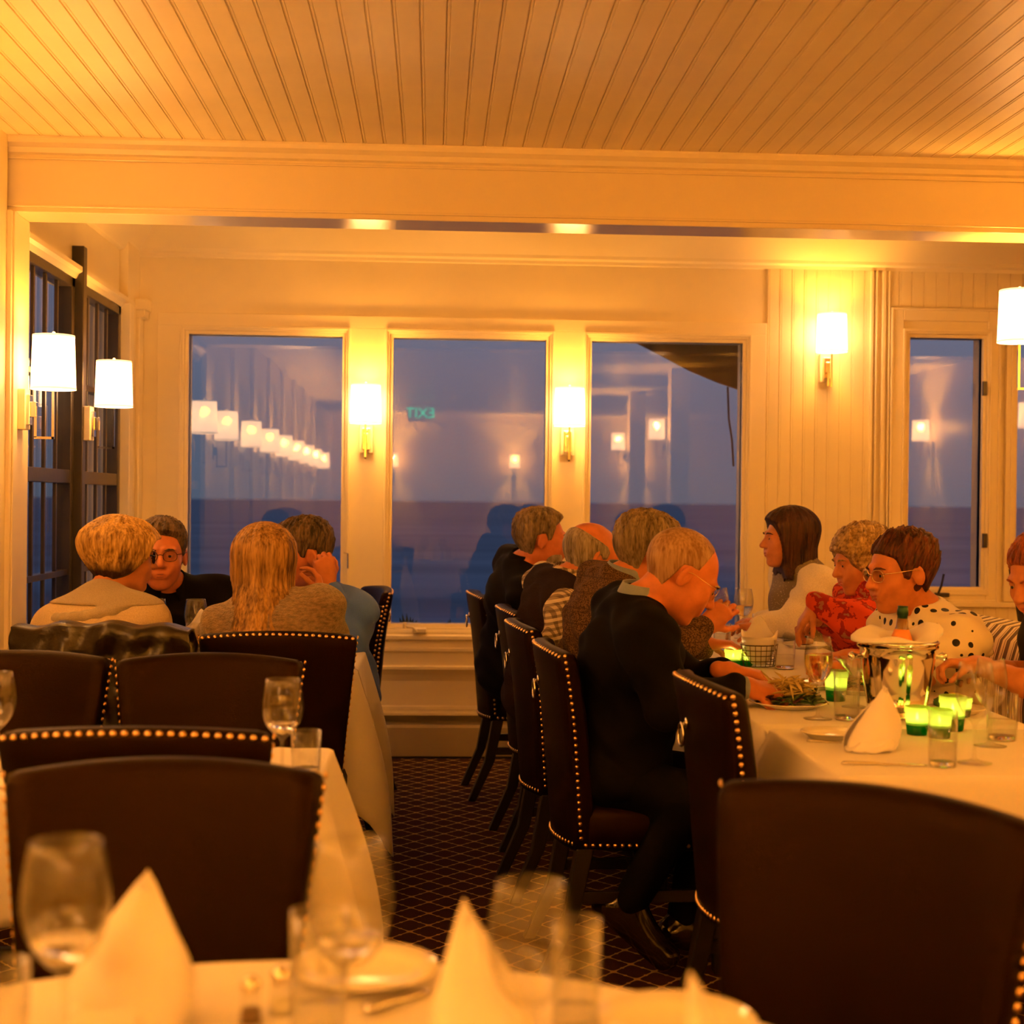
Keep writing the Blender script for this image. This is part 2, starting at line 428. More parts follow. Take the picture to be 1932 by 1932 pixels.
# step to the window wall with corbel
bx(bm, LX, wx(270), WY - .10, WY, 0, 2.24, .004)
bx(bm, LX, wx(285), WY - .13, WY, 2.235, 2.29, .004); bx(bm, LX, wx(280), WY - .115, WY, 2.20, 2.236, .004)
bx(bm, LX - .2, LX, NY, BY0 - .04, 0, 2.6)          # wall in front of the beam
structure(build('wall_left', bm, CREAM))
bm = bmesh.new()
prism(bm, [(LW, zh - .02), (LW + .02, zh - .02), (LW + .03, zh), (LW + .045, zh + .01), (LW + .045, zh + .03), (LW, zh + .04)], BY1, WY, 'Y')
prism(bm, [(LW, 2.50), (LW + .02, 2.51), (LW + .05, 2.56), (LW + .12, 2.66), (LW + .12, 2.81), (LW, 2.81)], BY1, WY, 'Y')
bx(bm, LW, LX + .03, YL1 + .0, YL1 + .09, 0, zh, .004)
for y in (WY - .22, WY - .18): bx(bm, LX + .01, LX + .022, y, y + .02, 0, zh, .003)
structure(build('trim_header', bm, TRIM))
def lattice_window(idx, ya, yb):
    e_ = structure(empty('window_%d' % idx, (LW, (ya + yb) / 2, .62)))
    T_ = Matrix.Translation(-Vector(e_.location))
    bm = bmesh.new()
    bx(bm, LW - .05, LW + .015, ya, ya + .05, .62, zh, .003, T_); bx(bm, LW - .05, LW + .015, yb - .05, yb, .62, zh, .003, T_)
    bx(bm, LW - .05, LW + .015, ya, yb, zh - .06, zh, .003, T_); bx(bm, LW - .05, LW + .015, ya, yb, .62, .70, .003, T_)
    build('window_frame', bm, DARKWOOD, e_)
    bm = bmesh.new()
    n = 4
    for i in range(1, n):
        y = ya + .05 + (yb - ya - .1) * i / n
        bx(bm, LW - .012, LW + .002, y - .010, y + .010, .70, zh - .06, .002, T_)
    for z in (1.385, .985, 1.78): bx(bm, LW - .04, LW + (.012 if z == 1.385 else .006), ya + .05, yb - .05, z - (.028 if z == 1.385 else .012), z + (.028 if z == 1.385 else .012), .002, T_)
    build('muntins', bm, DARKWOOD, e_)
    bm = bmesh.new(); bx(bm, LW - .02, LW - .016, ya + .04, yb - .04, .66, zh - .05, 0, T_); build('pane', bm, PANE, e_)
lattice_window(6, YL0, YLM - .03); lattice_window(7, YLM + .03, YL1)
structure(box_obj('trim_mullion', LW - .05, LW + .05, YLM - .03, YLM + .03, .6, 2.36, DARKWOOD, None, .004))
# ---- rest of the dining room behind and to the right of the camera
structure(box_obj('wall_right', RX, RX + .15, NY, WY, 0, 2.9, CREAM))
structure(box_obj('wall_front', LX - .2, RX + .2, NY - .15, NY, 0, 2.7, CREAM))
bm = bmesh.new()
for y in (3.98, 2.85, 1.7, .55, -.6, -1.75, -2.9): bx(bm, LX, LX + .03, y - .13, y + .13, 0, CEIL, .004)
structure(build('trim_pilasters', bm, TRIM))
bm = bmesh.new()
for x, y in ((2.39, 5.245), (2.30, 1.4), (2.30, -1.4)): bx(bm, x - .09, x + .09, y - .09, y + .09, 0, CEIL if y < 5 else BZ, .004)
structure(build('trim_columns', bm, TRIM))

# ------------------------------------------------------------------ wall sconces
SHADE = bpy.data.materials.new('lit_linen_shade'); SHADE.use_nodes = True
N, L, b = nodes_of(SHADE)
b.inputs['Base Color'].default_value = (.9, .85, .7, 1); b.inputs['Roughness'].default_value = .9
b.inputs['Emission Color'].default_value = (1, .62, .34, 1); b.inputs['Emission Strength'].default_value = 7.5
_tr = N.new('ShaderNodeBsdfTransparent'); _tr.inputs[0].default_value = (1, .93, .8, 1); _mx = N.new('ShaderNodeMixShader'); _mx.inputs[0].default_value = .32
L.new(b.outputs[0], _mx.inputs[1]); L.new(_tr.outputs[0], _mx.inputs[2]); L.new(_mx.outputs[0], N['Material Output'].inputs[0])
BANDM = mat('shade_band', (.9, .8, .6), .8, emit=(1, .66, .26), estr=2.2)
BULB = mat('warm_bulb', (1, .9, .7), .5, emit=(1, .6, .25), estr=40)
SCONCE_W = 24.0
LIGHT_COL = (1.0, .40, .030)
KW = .66
_sc = {}
def sconce(loc, rz, label, watts=SCONCE_W, z=1.685, swing=0.0, group='wall sconces with white drum shades'):
    """local +Y points away from the wall; loc is the wall point; z is the bottom of the shade"""
    e_ = empty('wall_sconce', (loc[0], loc[1], z), rz, label, 'lamp', group)
    if not _sc:
        o = .118
        bm = bmesh.new(); bx(bm, -.034, .034, 0, .028, -.145, -.0, .003); _sc['mount_block'] = (bm, CREAM)
        bm = bmesh.new(); bx(bm, -.020, .020, .028, .040, -.128, -.020, .002); bx(bm, -.011, .011, .038, .060, -.10, -.045, .002); _sc['wall_plate'] = (bm, CHROME)
        bm = bmesh.new(); r_ = .0045
        bx(bm, -r_, r_, .052, .061, -.172, -.06); bx(bm, -r_, r_, .052, o + r_, -.178, -.169); bx(bm, -r_, r_, o - r_, o + r_, -.178, .03)
        lathe(bm, [(0, 0), (.010, 0), (.010, .03), (0, .03)], 12, Matrix.Translation((0, o, .0))); _sc['arm'] = (bm, CHROME)
        bm = bmesh.new(); T_ = Matrix.Translation((0, o, 0))
        lathe(bm, [(.079, 0), (.0725, .195), (.0705, .195), (.077, 0)], 40, T_, close=True); _sc['lamp_shade'] = (bm, SHADE)
        bm = bmesh.new()
        lathe(bm, [(.080, 0), (.0797, .007), (.0787, .007), (.079, 0)], 40, T_, close=True)
        lathe(bm, [(.0737, .188), (.0733, .1955), (.0723, .1955), (.0725, .188)], 40, T_, close=True)
        tube(bm, [(-.071, o, .19), (0, o, .186), (.071, o, .19)], .0018, 6); tube(bm, [(0, o, .03), (0, o, .186)], .0018, 6)
        lathe(bm, [(0, .21), (.005, .207), (.006, .2), (.003, .188), (0, .188)], 12, T_); _sc['shade_trim'] = (bm, BANDM)
        bm = bmesh.new(); bmesh.ops.create_uvsphere(bm, u_segments=12, v_segments=8, radius=.018, matrix=Matrix.Translation((0, o, .085))); _sc['bulb'] = (bm, BULB)
        for kx_, (bm, m) in list(_sc.items()):
            me = bpy.data.meshes.new(kx_)
            bmesh.ops.recalc_face_normals(bm, faces=bm.faces); bm.to_mesh(me); bm.free(); me.materials.append(m)
            if kx_ in ('lamp_shade', 'bulb'): me.polygons.foreach_set('use_smooth', [True] * len(me.polygons))
            _sc[kx_] = me
    for kx_, me in _sc.items():
        c = bpy.data.objects.new(kx_, me); COL.objects.link(c); c.parent = e_
        if swing and kx_ in ('arm', 'lamp_shade', 'shade_trim', 'bulb'):
            c.location.x = swing
    ld = bpy.data.lights.new('sconce_light', 'POINT'); ld.energy = watts * KW; ld.color = LIGHT_COL; ld.shadow_soft_size = .03
    lo = bpy.data.objects.new('sconce_light', ld); COL.objects.link(lo); lo.parent = e_; lo.location = (swing, .118, .13)
    return e_
p1 = U(690, 760, WY - .14); p2 = U(1075, 760, WY - .14); p3 = U(1570, 640, WY - .14)
sconce((p1.x, WY - .018, 0), PI, 'nickel wall sconce with drum shade on the pillar between the left and middle sea windows')
sconce((p2.x, WY - .018, 0), PI, 'nickel wall sconce with drum shade on the pillar between the middle and right sea windows')
sconce((p3.x, WY - .016, 0), PI, 'nickel wall sconce with drum shade on the beadboard wall right of the sea windows', z=U(1570, 664, WY - .14).z)
sconce((PX1, 5.23, 0), -PI / 2, 'nickel wall sconce with tall drum shade on the cream post at the left')
sconce((LW + .05, YLM + .02, 0), -PI / 2, 'nickel wall sconce on the dark mullion of the left lattice windows')
sconce((LX + .03, 4.05, 0), -PI / 2, 'wall sconce whose shade just enters the frame at the left edge', watts=34)
sconce((2.30, 5.245, 0), PI / 2, 'nickel wall sconce with drum shade cut off by the right edge of the photo', z=U(1905, 643, 5.2).z, watts=36)
for i, y in enumerate((2.85, 1.7, .55, -.6, -1.75, -2.9)):
    sconce((LX + .03, y, 0), -PI / 2, 'wall sconce in the row along the left wall nearer than the photo frame', watts=(36, 90, 150, 200, 230, 230)[i])
for i, (x, y, rz) in enumerate(((2.21, 3.6, PI / 2), (2.21, 1.4, PI / 2), (2.21, -1.4, PI / 2))):
    if y > 3: continue
    sconce((x, y, 0), rz, 'wall sconce on a column at the right side of the room', watts=300, z=1.9)
for y in (4.2, 1.8, -.8): sconce((RX, y, 0), PI / 2, 'unseen fill sconce added along the far right wall of the room', watts=340, z=1.9)  # added out of view as fill light for the room
for x in (-.6, 1.2, 3.0): sconce((x, NY, 0), 0, 'unseen fill sconce added on the end wall behind the viewer', watts=420, z=1.8)  # added behind the camera to fill the beam and tables with light

structure(box_obj('floor_raised', 2.28, RX, 4.9, WY, 0, .16, bpy.data.materials['trellis_carpet']))
# green lit sign hanging at the far end of the room, seen mirrored in the middle window
e_ = empty('exit_sign', (-.17, -3.3, 2.33), PI, 'green lit EXIT sign mirrored faintly in the middle sea window', 'sign')
box_obj('sign_box', -.17, .17, -.02, .02, -.03, .19, CREAM, e_, .004)
box_obj('hanger', -.01, .01, -.01, .01, .19, CEIL - 2.33, CHROME, e_)
cu = bpy.data.curves.new('sign_text', 'FONT'); cu.body = 'EXIT'; cu.size = .18; cu.extrude = .003; cu.align_x = 'CENTER'
to = bpy.data.objects.new('sign_text', cu); me = bpy.data.meshes.new_from_object(to); bpy.data.objects.remove(to)
to = link('sign_text', me, mat('green_sign_light', (.05, .6, .3), .5, emit=(.05, 1, .45), estr=4), e_, False)
to.rotation_euler = (PI / 2, 0, 0); to.location = (0, -.024, .015)
# ------------------------------------------------------------------ outside: sea, coast shrubs, awning
SEA = bpy.data.materials.new('dusk_sea'); SEA.use_nodes = True
N, L, b = nodes_of(SEA)
b.inputs['Base Color'].default_value = (.030, .050, .095, 1); b.inputs['Roughness'].default_value = .55
b.inputs['Specular IOR Level'].default_value = .25
t = N.new('ShaderNodeTexCoord'); mp = N.new('ShaderNodeMapping'); mp.inputs['Scale'].default_value = (.004, .030, .02)
n = N.new('ShaderNodeTexNoise'); n.inputs['Scale'].default_value = 1.0; n.inputs['Detail'].default_value = 8; n.inputs['Roughness'].default_value = .65
L.new(t.outputs['Object'], mp.inputs[0]); L.new(mp.outputs[0], n.inputs['Vector'])
cr = N.new('ShaderNodeValToRGB'); L.new(n.outputs[0], cr.inputs[0])
cr.color_ramp.elements[0].position = .35; cr.color_ramp.elements[0].color = (.050, .095, .150, 1)
cr.color_ramp.elements[1].position = .68; cr.color_ramp.elements[1].color = (.20, .27, .35, 1)
L.new(cr.outputs[0], b.inputs['Base Color'])
bp = N.new('ShaderNodeBump'); bp.inputs['Strength'].default_value = .6; bp.inputs['Distance'].default_value = 2.0
L.new(n.outputs[0], bp.inputs['Height']); L.new(bp.outputs[0], b.inputs['Normal'])
sea = from_data('sea', [(-25000, 60, -12), (25000, 60, -12), (25000, 45000, -12), (-25000, 45000, -12), (-25000, 60, -14), (25000, 60, -14), (25000, 45000, -14), (-25000, 45000, -14)],
                [(0, 1, 2, 3), (7, 6, 5, 4), (0, 4, 5, 1), (1, 5, 6, 2), (2, 6, 7, 3), (3, 7, 4, 0)], SEA, None, False)
tag(sea, 'dark blue open sea reaching to the horizon outside the windows', 'sea', kind='structure')
# garden shrubs just outside the middle window
LEAF = mat('coastal_leaf', (.05, .075, .02), .6, noise=.4, nscale=20)
random.seed(4)
def shrub(px0, px1, pyt, Y, label, n=900, lean=0.0):
    A, B = U(px0, pyt, Y), U(px1, 1188, Y)
    e_ = empty('coastal_shrub', ((A.x + B.x) / 2, Y, B.z - .5), 0, label, 'shrub')
    bm = bmesh.new(); W_ = (B.x - A.x) / 2; H_ = A.z - (B.z - .5)
    for i in range(n):
        u = random.uniform(-1, 1); h = random.random() ** .7 * (1 - .55 * abs(u) ** 2) * H_ * random.uniform(.75, 1.0)
        x, y = u * W_, random.uniform(-.15, .15)
        a = random.uniform(0, 2 * PI); tl = random.uniform(-.6, .6); l = random.uniform(.05, .10)
        d = Vector((math.cos(a) * tl, math.sin(a) * tl, 1)).normalized(); s = d.orthogonal().normalized() * .012
        p = Vector((x, y, h - l)); vs = [bm.verts.new(p), bm.verts.new(p + d * l * .5 + s), bm.verts.new(p + d * l), bm.verts.new(p + d * l * .5 - s)]
        bm.faces.new(vs)
    build('foliage', bm, LEAF, e_)
    bm = bmesh.new()
    for i in range(9):
        u = (i - 4) / 4.5; tube(bm, [(u * W_ * .4, 0, 0), (u * W_ * .8, 0, H_ * .5), (u * W_, .0, H_ * .8 * (1 - .4 * u * u))], .006, 5)
    build('stems', bm, LEAF, e_)
shrub(735, 805, 1145, 7.9, 'dark leafy coastal shrub outside the lower left of the middle window')
shrub(815, 880, 1152, 7.85, 'spiky low coastal shrub outside the lower middle of the middle window')
structure(box_obj('floor_garden', -6, 8, WY + .17, 10, .05, U(775, 1188, 7.9).z - .5, LEAF))
# dark canvas awning corner seen through the right window, with a hanging cord
AW = mat('dark_awning_canvas', (.10, .075, .055), .9)
ev = [U(1185, 640, 8.2), U(1240, 668, 8.2), U(1300, 700, 8.2), U(1352, 722, 8.2), U(1440, 752, 8.2), U(1470, 600, 8.2), U(1180, 600, 8.2)]
bm = bmesh.new(); A = [bm.verts.new(v) for v in ev]; B = [bm.verts.new(v + Vector((.12, .5, .10))) for v in ev]
nn = len(ev)
for i in range(nn): bm.faces.new((A[i], A[(i + 1) % nn], B[(i + 1) % nn], B[i]))
bm.faces.new(A); bm.faces.new(B[::-1])
bx(bm, ev[6].x, ev[5].x + .1, WY + .16, 8.72, ev[6].z - .02, ev[6].z + .05)
aw = build('awning', bm, AW); tag(aw, 'dark curved awning edge outside the top of the right sea window', 'awning')
bm = bmesh.new(); tube(bm, [U(1373, 730, 8.2), U(1375, 790, 8.2), U(1381, 830, 8.2), U(1384, 880, 8.2)], .006, 6)
build('hanging_cord', bm, LEGW, aw, True)
ev = [U(352, 622, 7.9), U(366, 622, 7.9), U(359, 655, 7.9), U(352, 700, 7.9)]
bm = bmesh.new(); A = [bm.verts.new(v + Vector((0, 0, .02))) for v in ev]; B = [bm.verts.new(v + Vector((-.1, .3, .1))) for v in ev]
for i in range(4): bm.faces.new((A[i], A[(i + 1) % 4], B[(i + 1) % 4], B[i]))
bm.faces.new(A); bm.faces.new(B[::-1])
tag(build('roof_bracket', bm, AW), 'small dark roof bracket outside the top corner of the left sea window', 'bracket')
# ================================================================== dining chairs
def superloop(hw, yf, yr, n, wrap, flare):
    """one horizontal section of a chair back: inner face at yf (towards +Y), outer face at yr; ends wrap forward"""
    P = []
    for i in range(n + 1):
        u = -1 + 2 * i / n; P.append((u * (hw - .008), yf + wrap * u * u))
    P.append((hw - .001, yf + wrap - .008)); P.append((hw + flare * .5, (yf + yr) / 2 + wrap)); P.append((hw + flare, yr + wrap + .010))
    for i in range(n + 1):
        u = 1 - 2 * i / n; P.append((u * (hw + flare - .006), yr + wrap * u * u))
    P.append((-hw - flare, yr + wrap + .010)); P.append((-hw - flare * .5, (yf + yr) / 2 + wrap)); P.append((-hw + .001, yf + wrap - .008))
    return P
HB, ZB, ZT = .232, .345, .905
def back_geo(v):
    """v 0..1 from the bottom to the top of the back: half width, inner y, outer y"""
    hw = .176 + (HB - .176) * v ** 1.15
    yi = -.205 - .055 * v - .055 * max(0, v - .55) ** 1.5
    return hw, yi, yi - .062 + .010 * v
def chair_meshes():
    M_ = {}
    # back
    n = 14; loops = []
    vs = [0, .12, .3, .5, .68, .82, .92, .965, .99, 1.0]
    ins = [0, 0, 0, 0, 0, 0, 0, .001, .006, .016]
    for v, s in zip(vs, ins):
        hw, yf, yr = back_geo(v)
        L_ = superloop(hw - s, yf - s, yr + s, n, .040, .008)
        z = ZB + (ZT - ZB) * v
        loops.append([(x, y, z - .016 * (x / HB) ** 2 * v ** 4) for x, y in L_])
    bm = bmesh.new(); R = [[bm.verts.new(p) for p in lp] for lp in loops]; m = len(R[0])
    for i in range(len(R) - 1):
        for j in range(m): bm.faces.new((R[i][j], R[i][(j + 1) % m], R[i + 1][(j + 1) % m], R[i + 1][j]))
    h = n + 1
    for lp, rev in ((R[0], True), (R[-1], False)):
        fr, bk = lp[:h], lp[h + 3:h + 3 + h][::-1]
        for i in range(n): bm.faces.new((fr[i], fr[i + 1], bk[i + 1], bk[i]))
        bm.faces.new((fr[-1], lp[h], lp[h + 1], lp[h + 2], bk[-1])); bm.faces.new((fr[0], bk[0], lp[h + 3 + h], lp[h + 4 + h], lp[h + 5 + h]))
    M_['backrest'] = (bm, LEATHER, True)
    # seat cushion
    bm = bmesh.new(); R = []
    for z, s in ((.345, .012), (.352, .002), (.40, 0), (.435, .0), (.455, .008), (.468, .03), (.474, .08)):
        lp = []
        for j in range(40):
            a = 2 * PI * j / 40; c, s_ = math.cos(a), math.sin(a)
            c = math.copysign(abs(c) ** .42, c); s_ = math.copysign(abs(s_) ** .42, s_)
            y = -.01 + s_ * (.225 - s)
            x = c * ((.195 + .035 * (s_ + 1) / 2) - s)
            lp.append(bm.verts.new((x, y, z)))
        R.append(lp)
    for i in range(len(R) - 1):
        for j in range(40): bm.faces.new((R[i][j], R[i][(j + 1) % 40], R[i + 1][(j + 1) % 40], R[i + 1][j]))
    bm.faces.new(R[0][::-1]); bm.faces.new(R[-1])
    M_['seat'] = (bm, LEATHER, True)
    # nail heads along the sides and top of the back and the bottom edge
    bm = bmesh.new()
    def nail(p, nrm):
        q = Vector(nrm).to_track_quat('Z', 'Y').to_matrix().to_4x4()
        r = .0062; T_ = Matrix.Translation(p) @ q
        lathe(bm, [(r, 0), (r * .85, r * .35), (r * .45, r * .62), (0, r * .7)], 8, T_)
    k_ = 27
    for s in (-1, 1):
        for i in range(k_):
            v = .06 + .93 * i / (k_ - 1); hw, yf, yr = back_geo(v)
            nail((s * (hw + .0065), yr + .040 + .018, ZB + (ZT - ZB) * v - .016 * v ** 4), (s, .25, 0))
    k_ = 24
    for i in range(k_):
        u = -.97 + 1.94 * i / (k_ - 1); hw, yf, yr = back_geo(.992)
        x = u * hw; nail((x, yr + .0065 + .040 * u * u, ZT - .0085 - .016 * u * u), (0, -.8, .9))
    for i in range(20):
        u = -.95 + 1.9 * i / 19; hw, yf, yr = back_geo(.03); nail((u * hw, yr + .040 * u * u - .001, ZB + .016), (0, -1, 0))
    for s in (-1, 1):
        for i in range(20):
            y = -.20 + .38 * i / 19; x = .195 + .035 * ((y + .01) / .225 + 1) / 2; nail((s * (x + .000), y, .362), (s, 0, 0))
    M_['nailhead_trim'] = (bm, BRASS, True)
    # ring pull
    bm = bmesh.new(); hw, yf, yr = back_geo(.80); z = ZB + (ZT - ZB) * .80
    lathe(bm, [(0, .006), (.012, .004), (.014, 0), (0, 0)], 14, Matrix.Translation((0, yr - .001, z)) @ Matrix.Rotation(PI / 2, 4, 'X'))
    tube(bm, [(0, yr - .008, z), (0, yr - .016, z - .004)], .004, 8)
    tube(bm, [(math.sin(2 * PI * j / 24) * .024, yr - .014, z - .026 + math.cos(2 * PI * j / 24) * .026) for j in range(24)], .0036, 8, closed=True)
    M_['ring_pull'] = (bm, CHROME, True)
    # legs
    def leg(x0, y0, x1, y1, w0, w1, yk=None):
        bm = bmesh.new(); pts = [(x0, y0, .35, w0)]
        if yk is not None: pts.append(((x0 + x1) / 2, yk, .17, (w0 + w1) / 2))
        pts.append((x1, y1, .0, w1)); R = []
        for x, y, z, w_ in pts: R.append([bm.verts.new((x + a * w_, y + b_ * w_, z)) for a, b_ in ((-1, -1), (1, -1), (1, 1), (-1, 1))])
        for i in range(len(R) - 1):
            for j in range(4): bm.faces.new((R[i][j], R[i][(j + 1) % 4], R[i + 1][(j + 1) % 4], R[i + 1][j]))
        bm.faces.new(R[0][::-1]); bm.faces.new(R[-1]); bmesh.ops.bevel(bm, geom=list(bm.edges), offset=.003, segments=1, affect='EDGES')
        return bm
    for i, s in enumerate((-1, 1)):
        M_['leg%d' % i] = (leg(s * .17, -.20, s * .175, -.31, .024, .017, -.235), LEGW, False)
        M_['leg%d' % (i + 2)] = (leg(s * .185, .17, s * .182, .178, .024, .016), LEGW, False)
    bm = bmesh.new()
    for s in (-1, 1): bx(bm, s * .18 - .011, s * .18 + .011, -.23, .17, .20, .232, .002)
    bx(bm, -.18, .18, -.02, .006, .202, .230, .002)
    M_['stretcher'] = (bm, LEGW, False)
    out_ = {}
    for kx_, (bm, m_, sm) in M_.items():
        nm = 'leg' if kx_.startswith('leg') else kx_
        me = bpy.data.meshes.new(nm); bmesh.ops.recalc_face_normals(bm, faces=bm.faces); bm.to_mesh(me); bm.free(); me.materials.append(m_)
        if sm: me.polygons.foreach_set('use_smooth', [True] * len(me.polygons))
        out_[kx_] = (nm, me)
    return out_
_ch = chair_meshes()
def chair(x, y, face, label, group=None, sc=1.0):
    """face = direction the sitter looks, degrees from +Y towards +X"""
    e_ = empty('dining_chair', (x, y, 0), -math.radians(face), label, 'chair', group)
    for nm, me in _ch.values():
        c = bpy.data.objects.new(nm, me); COL.objects.link(c); c.parent = e_
    return e_
def chair_at(px, py, z, face, label, dx=0.0, dy=0.0, group=None):
    """put the middle of the top of the back where the ray through the pixel reaches height z"""
    p = UZ(px, py, z); a = math.radians(face)
    f = Vector((math.sin(a), math.cos(a), 0)); top = -.30
    return chair(p.x - f.x * top + dx, p.y - f.y * top + dy, face, label, group)
def chair_y(px, Y, face, label, group=None):
    """put the middle of the back on the ray column px at depth Y"""
    p = U(px, 1200, Y); a = math.radians(face)
    f = Vector((math.sin(a), math.cos(a), 0))
    return chair(p.x + f.x * .30, Y + f.y * .30, face, label, group)
ROW = 'leather chairs along the aisle side of the party table'
chair_y(890, 6.38, 86, 'leather chair farthest along the aisle row, nearest the sea windows', ROW)
chair_y(948, 5.48, 86, 'leather chair of the man in the knitted vest, second from the windows', ROW)
chair_y(968, 4.80, 86, 'leather chair of the man in the tweed jacket, third from the windows', ROW)
chair_y(1024, 4.08, 87, 'leather chair of the balding man in the black jacket', ROW)
chair_y(1306, 3.28, 86, 'empty leather chair with nailheads and ring pull at the party table end', ROW)
chair_y(523, 4.32, 0, 'leather chair with a brass nailhead top seen from behind, of the long-haired woman')
chair_y(191, 4.22, 0, 'leather chair with a puffy dark jacket over its back, of the short-haired woman')
chair_y(40, 3.74, 180, 'empty leather chair facing the camera, left of the two behind the middle left table')
chair_y(401, 3.70, 180, 'empty leather chair facing the camera, right of the two behind the middle left table')
chair_y(252, 2.50, 0, 'leather chair with big brass nails along its top, just behind the nearest left chair')
chair_y(322, 2.20, 180, 'large empty leather chair facing the camera across the nearest table at the left')
chair_y(724, 6.62, 255, 'leather chair with a ring pull by the window pillar, behind the blue sweater')
chair_y(628, 5.72, 205, 'leather chair of the man in the blue sweater at the window table')
chair_y(375, 6.00, 180, 'leather chair of the man with glasses beside the left lattice window')
chair_y(1668, 1.98, 220, 'very large out of focus leather chair at the lower right corner')
chair_y(1968, 5.75, 72, 'dark leather chair with ring pull beyond the striped banquette at the far right').location.z = .16

# ================================================================== tables and cloths
def table(x0, x1, y0, y1, label, z=.75, rz=0.0):
    e_ = empty('dining_table', ((x0 + x1) / 2, (y0 + y1) / 2, 0), rz, label, 'table')
    w_, d_ = (x1 - x0) / 2, (y1 - y0) / 2
    bm = bmesh.new(); bx(bm, -w_ + .003, w_ - .003, -d_ + .003, d_ - .003, z - .030, z - .006, .004); build('tabletop', bm, LEGW, e_)
    for s in ((-.5, .5) if w_ > d_ * 1.6 or d_ > w_ * 1.6 else (0,)):
        ox, oy = (s * w_, 0) if w_ >= d_ else (0, s * d_)
        bm = bmesh.new(); lathe(bm, [(0, 0), (.20, 0), (.20, .012), (.05, .03), (.035, .06), (.035, z - .06), (.12, z - .032), (0, z - .032)], 20, Matrix.Translation((ox, oy, 0)))
        build('pedestal', bm, LEGW, e_, True)
    return e_
def cloth(x0, x1, y0, y1, z, drop, label, seed=1, amp=.012, corner=.14, group=None, drops=None, rnd=None):
    """draped rectangular cloth: flat top, rounded edge, hanging sides with folds, longer pointed corners"""
    rs = random.Random(seed)
    cx, cy, hw, hd = (x0 + x1) / 2, (y0 + y1) / 2, (x1 - x0) / 2, (y1 - y0) / 2
    pts = []   # perimeter: position, outward normal, corner weight
    def side(ax, ay, bx_, by_, nx, ny):
        L_ = math.hypot(bx_ - ax, by_ - ay); k_ = max(12, int(L_ / .03))
        for i in range(k_):
            t_ = i / k_; d = min(t_, 1 - t_) * L_
            pts.append((ax + (bx_ - ax) * t_, ay + (by_ - ay) * t_, nx, ny, max(0, 1 - d / .20)))
    if rnd:
        k_ = 140
        for i in range(k_):
            a = 2 * PI * i / k_; pts.append((rnd * math.cos(a), rnd * math.sin(a), math.cos(a), math.sin(a), 0))
    else:
        c_ = .02
        corners = [(-hw, -hd), (hw, -hd), (hw, hd), (-hw, hd)]
        nr = [(0, -1), (1, 0), (0, 1), (-1, 0)]
        for q in range(4):
            a, b_ = corners[q], corners[(q + 1) % 4]
            d = Vector((b_[0] - a[0], b_[1] - a[1])).normalized()
            side(a[0] + d.x * c_, a[1] + d.y * c_, b_[0] - d.x * c_, b_[1] - d.y * c_, *nr[q])
            n0, n1 = Vector(nr[q]), Vector(nr[(q + 1) % 4])
            cc = Vector(b_) - d * c_ + Vector(nr[(q + 1) % 4]) * -0 ; cc = Vector((b_[0] - d.x * c_ - n0.x * 0, b_[1] - d.y * c_)) - n0 * c_
            for i in range(7):
                t_ = i / 6; nn_ = (n0 * math.cos(t_ * PI / 2) + n1 * math.sin(t_ * PI / 2))
                pp = cc + nn_ * c_; pts.append((pp.x, pp.y, nn_.x, nn_.y, 1.0))
    n = len(pts); ph = [rs.uniform(0, 6.28) for _ in range(4)]
    rows = []
    for f in (0.0, .25, .5, .75, .93, .985): rows.append([(p[0] * f, p[1] * f, z) for p in pts])
    rows.append([(p[0] - p[2] * .004, p[1] - p[3] * .004, z) for p in pts])
    rows.append([(p[0] + p[2] * .003, p[1] + p[3] * .003, z - .003) for p in pts])
    rows.append([(p[0] + p[2] * .006, p[1] + p[3] * .006, z - .012) for p in pts])
    K = 12; s_ = 0.0; S = [0]
    for i in range(1, n): s_ += math.hypot(pts[i][0] - pts[i - 1][0], pts[i][1] - pts[i - 1][1]); S.append(s_)
    per = s_ + .03
    nf = max(3, round(per / .30))
    for k_ in range(1, K + 1):
        t_ = k_ / K; row = []
        for i, p in enumerate(pts):
            a = 2 * PI * S[i] / per
            wv = (math.sin(a * nf + ph[0]) * .6 + math.sin(a * (nf * 2 - 1) + ph[1]) * .4 + math.sin(a * (nf * 3 + 1) + ph[3]) * .2)
            c = p[4]; sw = c * c * (3 - 2 * c)
            o = .006 + .025 * t_ + amp * (2.6 if not rnd else 3.2) * t_ ** 1.3 * wv * (1 - .6 * sw) + sw * (.085 * math.sin(min(1, t_ * 1.25) * PI / 2)) * (1 if not rnd else 0)
            dp = drop if not drops else sum(dd * max(0, nx_) ** 2 for dd, nx_ in zip(drops, (-p[3], p[2], p[3], -p[2])))
            dr = dp + corner * sw * min(1, dp / .25) + .008 * math.sin(a * 3 + ph[2])
            tx = -p[3] * .01 * t_ * math.sin(a * nf * 1.5 + ph[2]); ty = p[2] * .01 * t_ * math.sin(a * nf * 1.5 + ph[2])
            row.append((p[0] + p[2] * o + tx, p[1] + p[3] * o + ty, z - .012 - (dr - .012) * t_))
        rows.append(row)
    V, Fc = [], []
    for r_ in rows[1:]: V += [(x + 0, y + 0, zz_) for x, y, zz_ in r_]
    V.append((0, 0, z)); cidx = len(V) - 1
    for j in range(n): Fc.append((cidx, j, (j + 1) % n))
    for i in range(len(rows) - 2):
        for j in range(n): Fc.append((i * n + j, (i + 1) * n + j, (i + 1) * n + (j + 1) % n, i * n + (j + 1) % n))
    # thickness: duplicate inward
    o = from_data('tablecloth', V, Fc, LINEN, None, True)
    o.location = (cx, cy, 0)
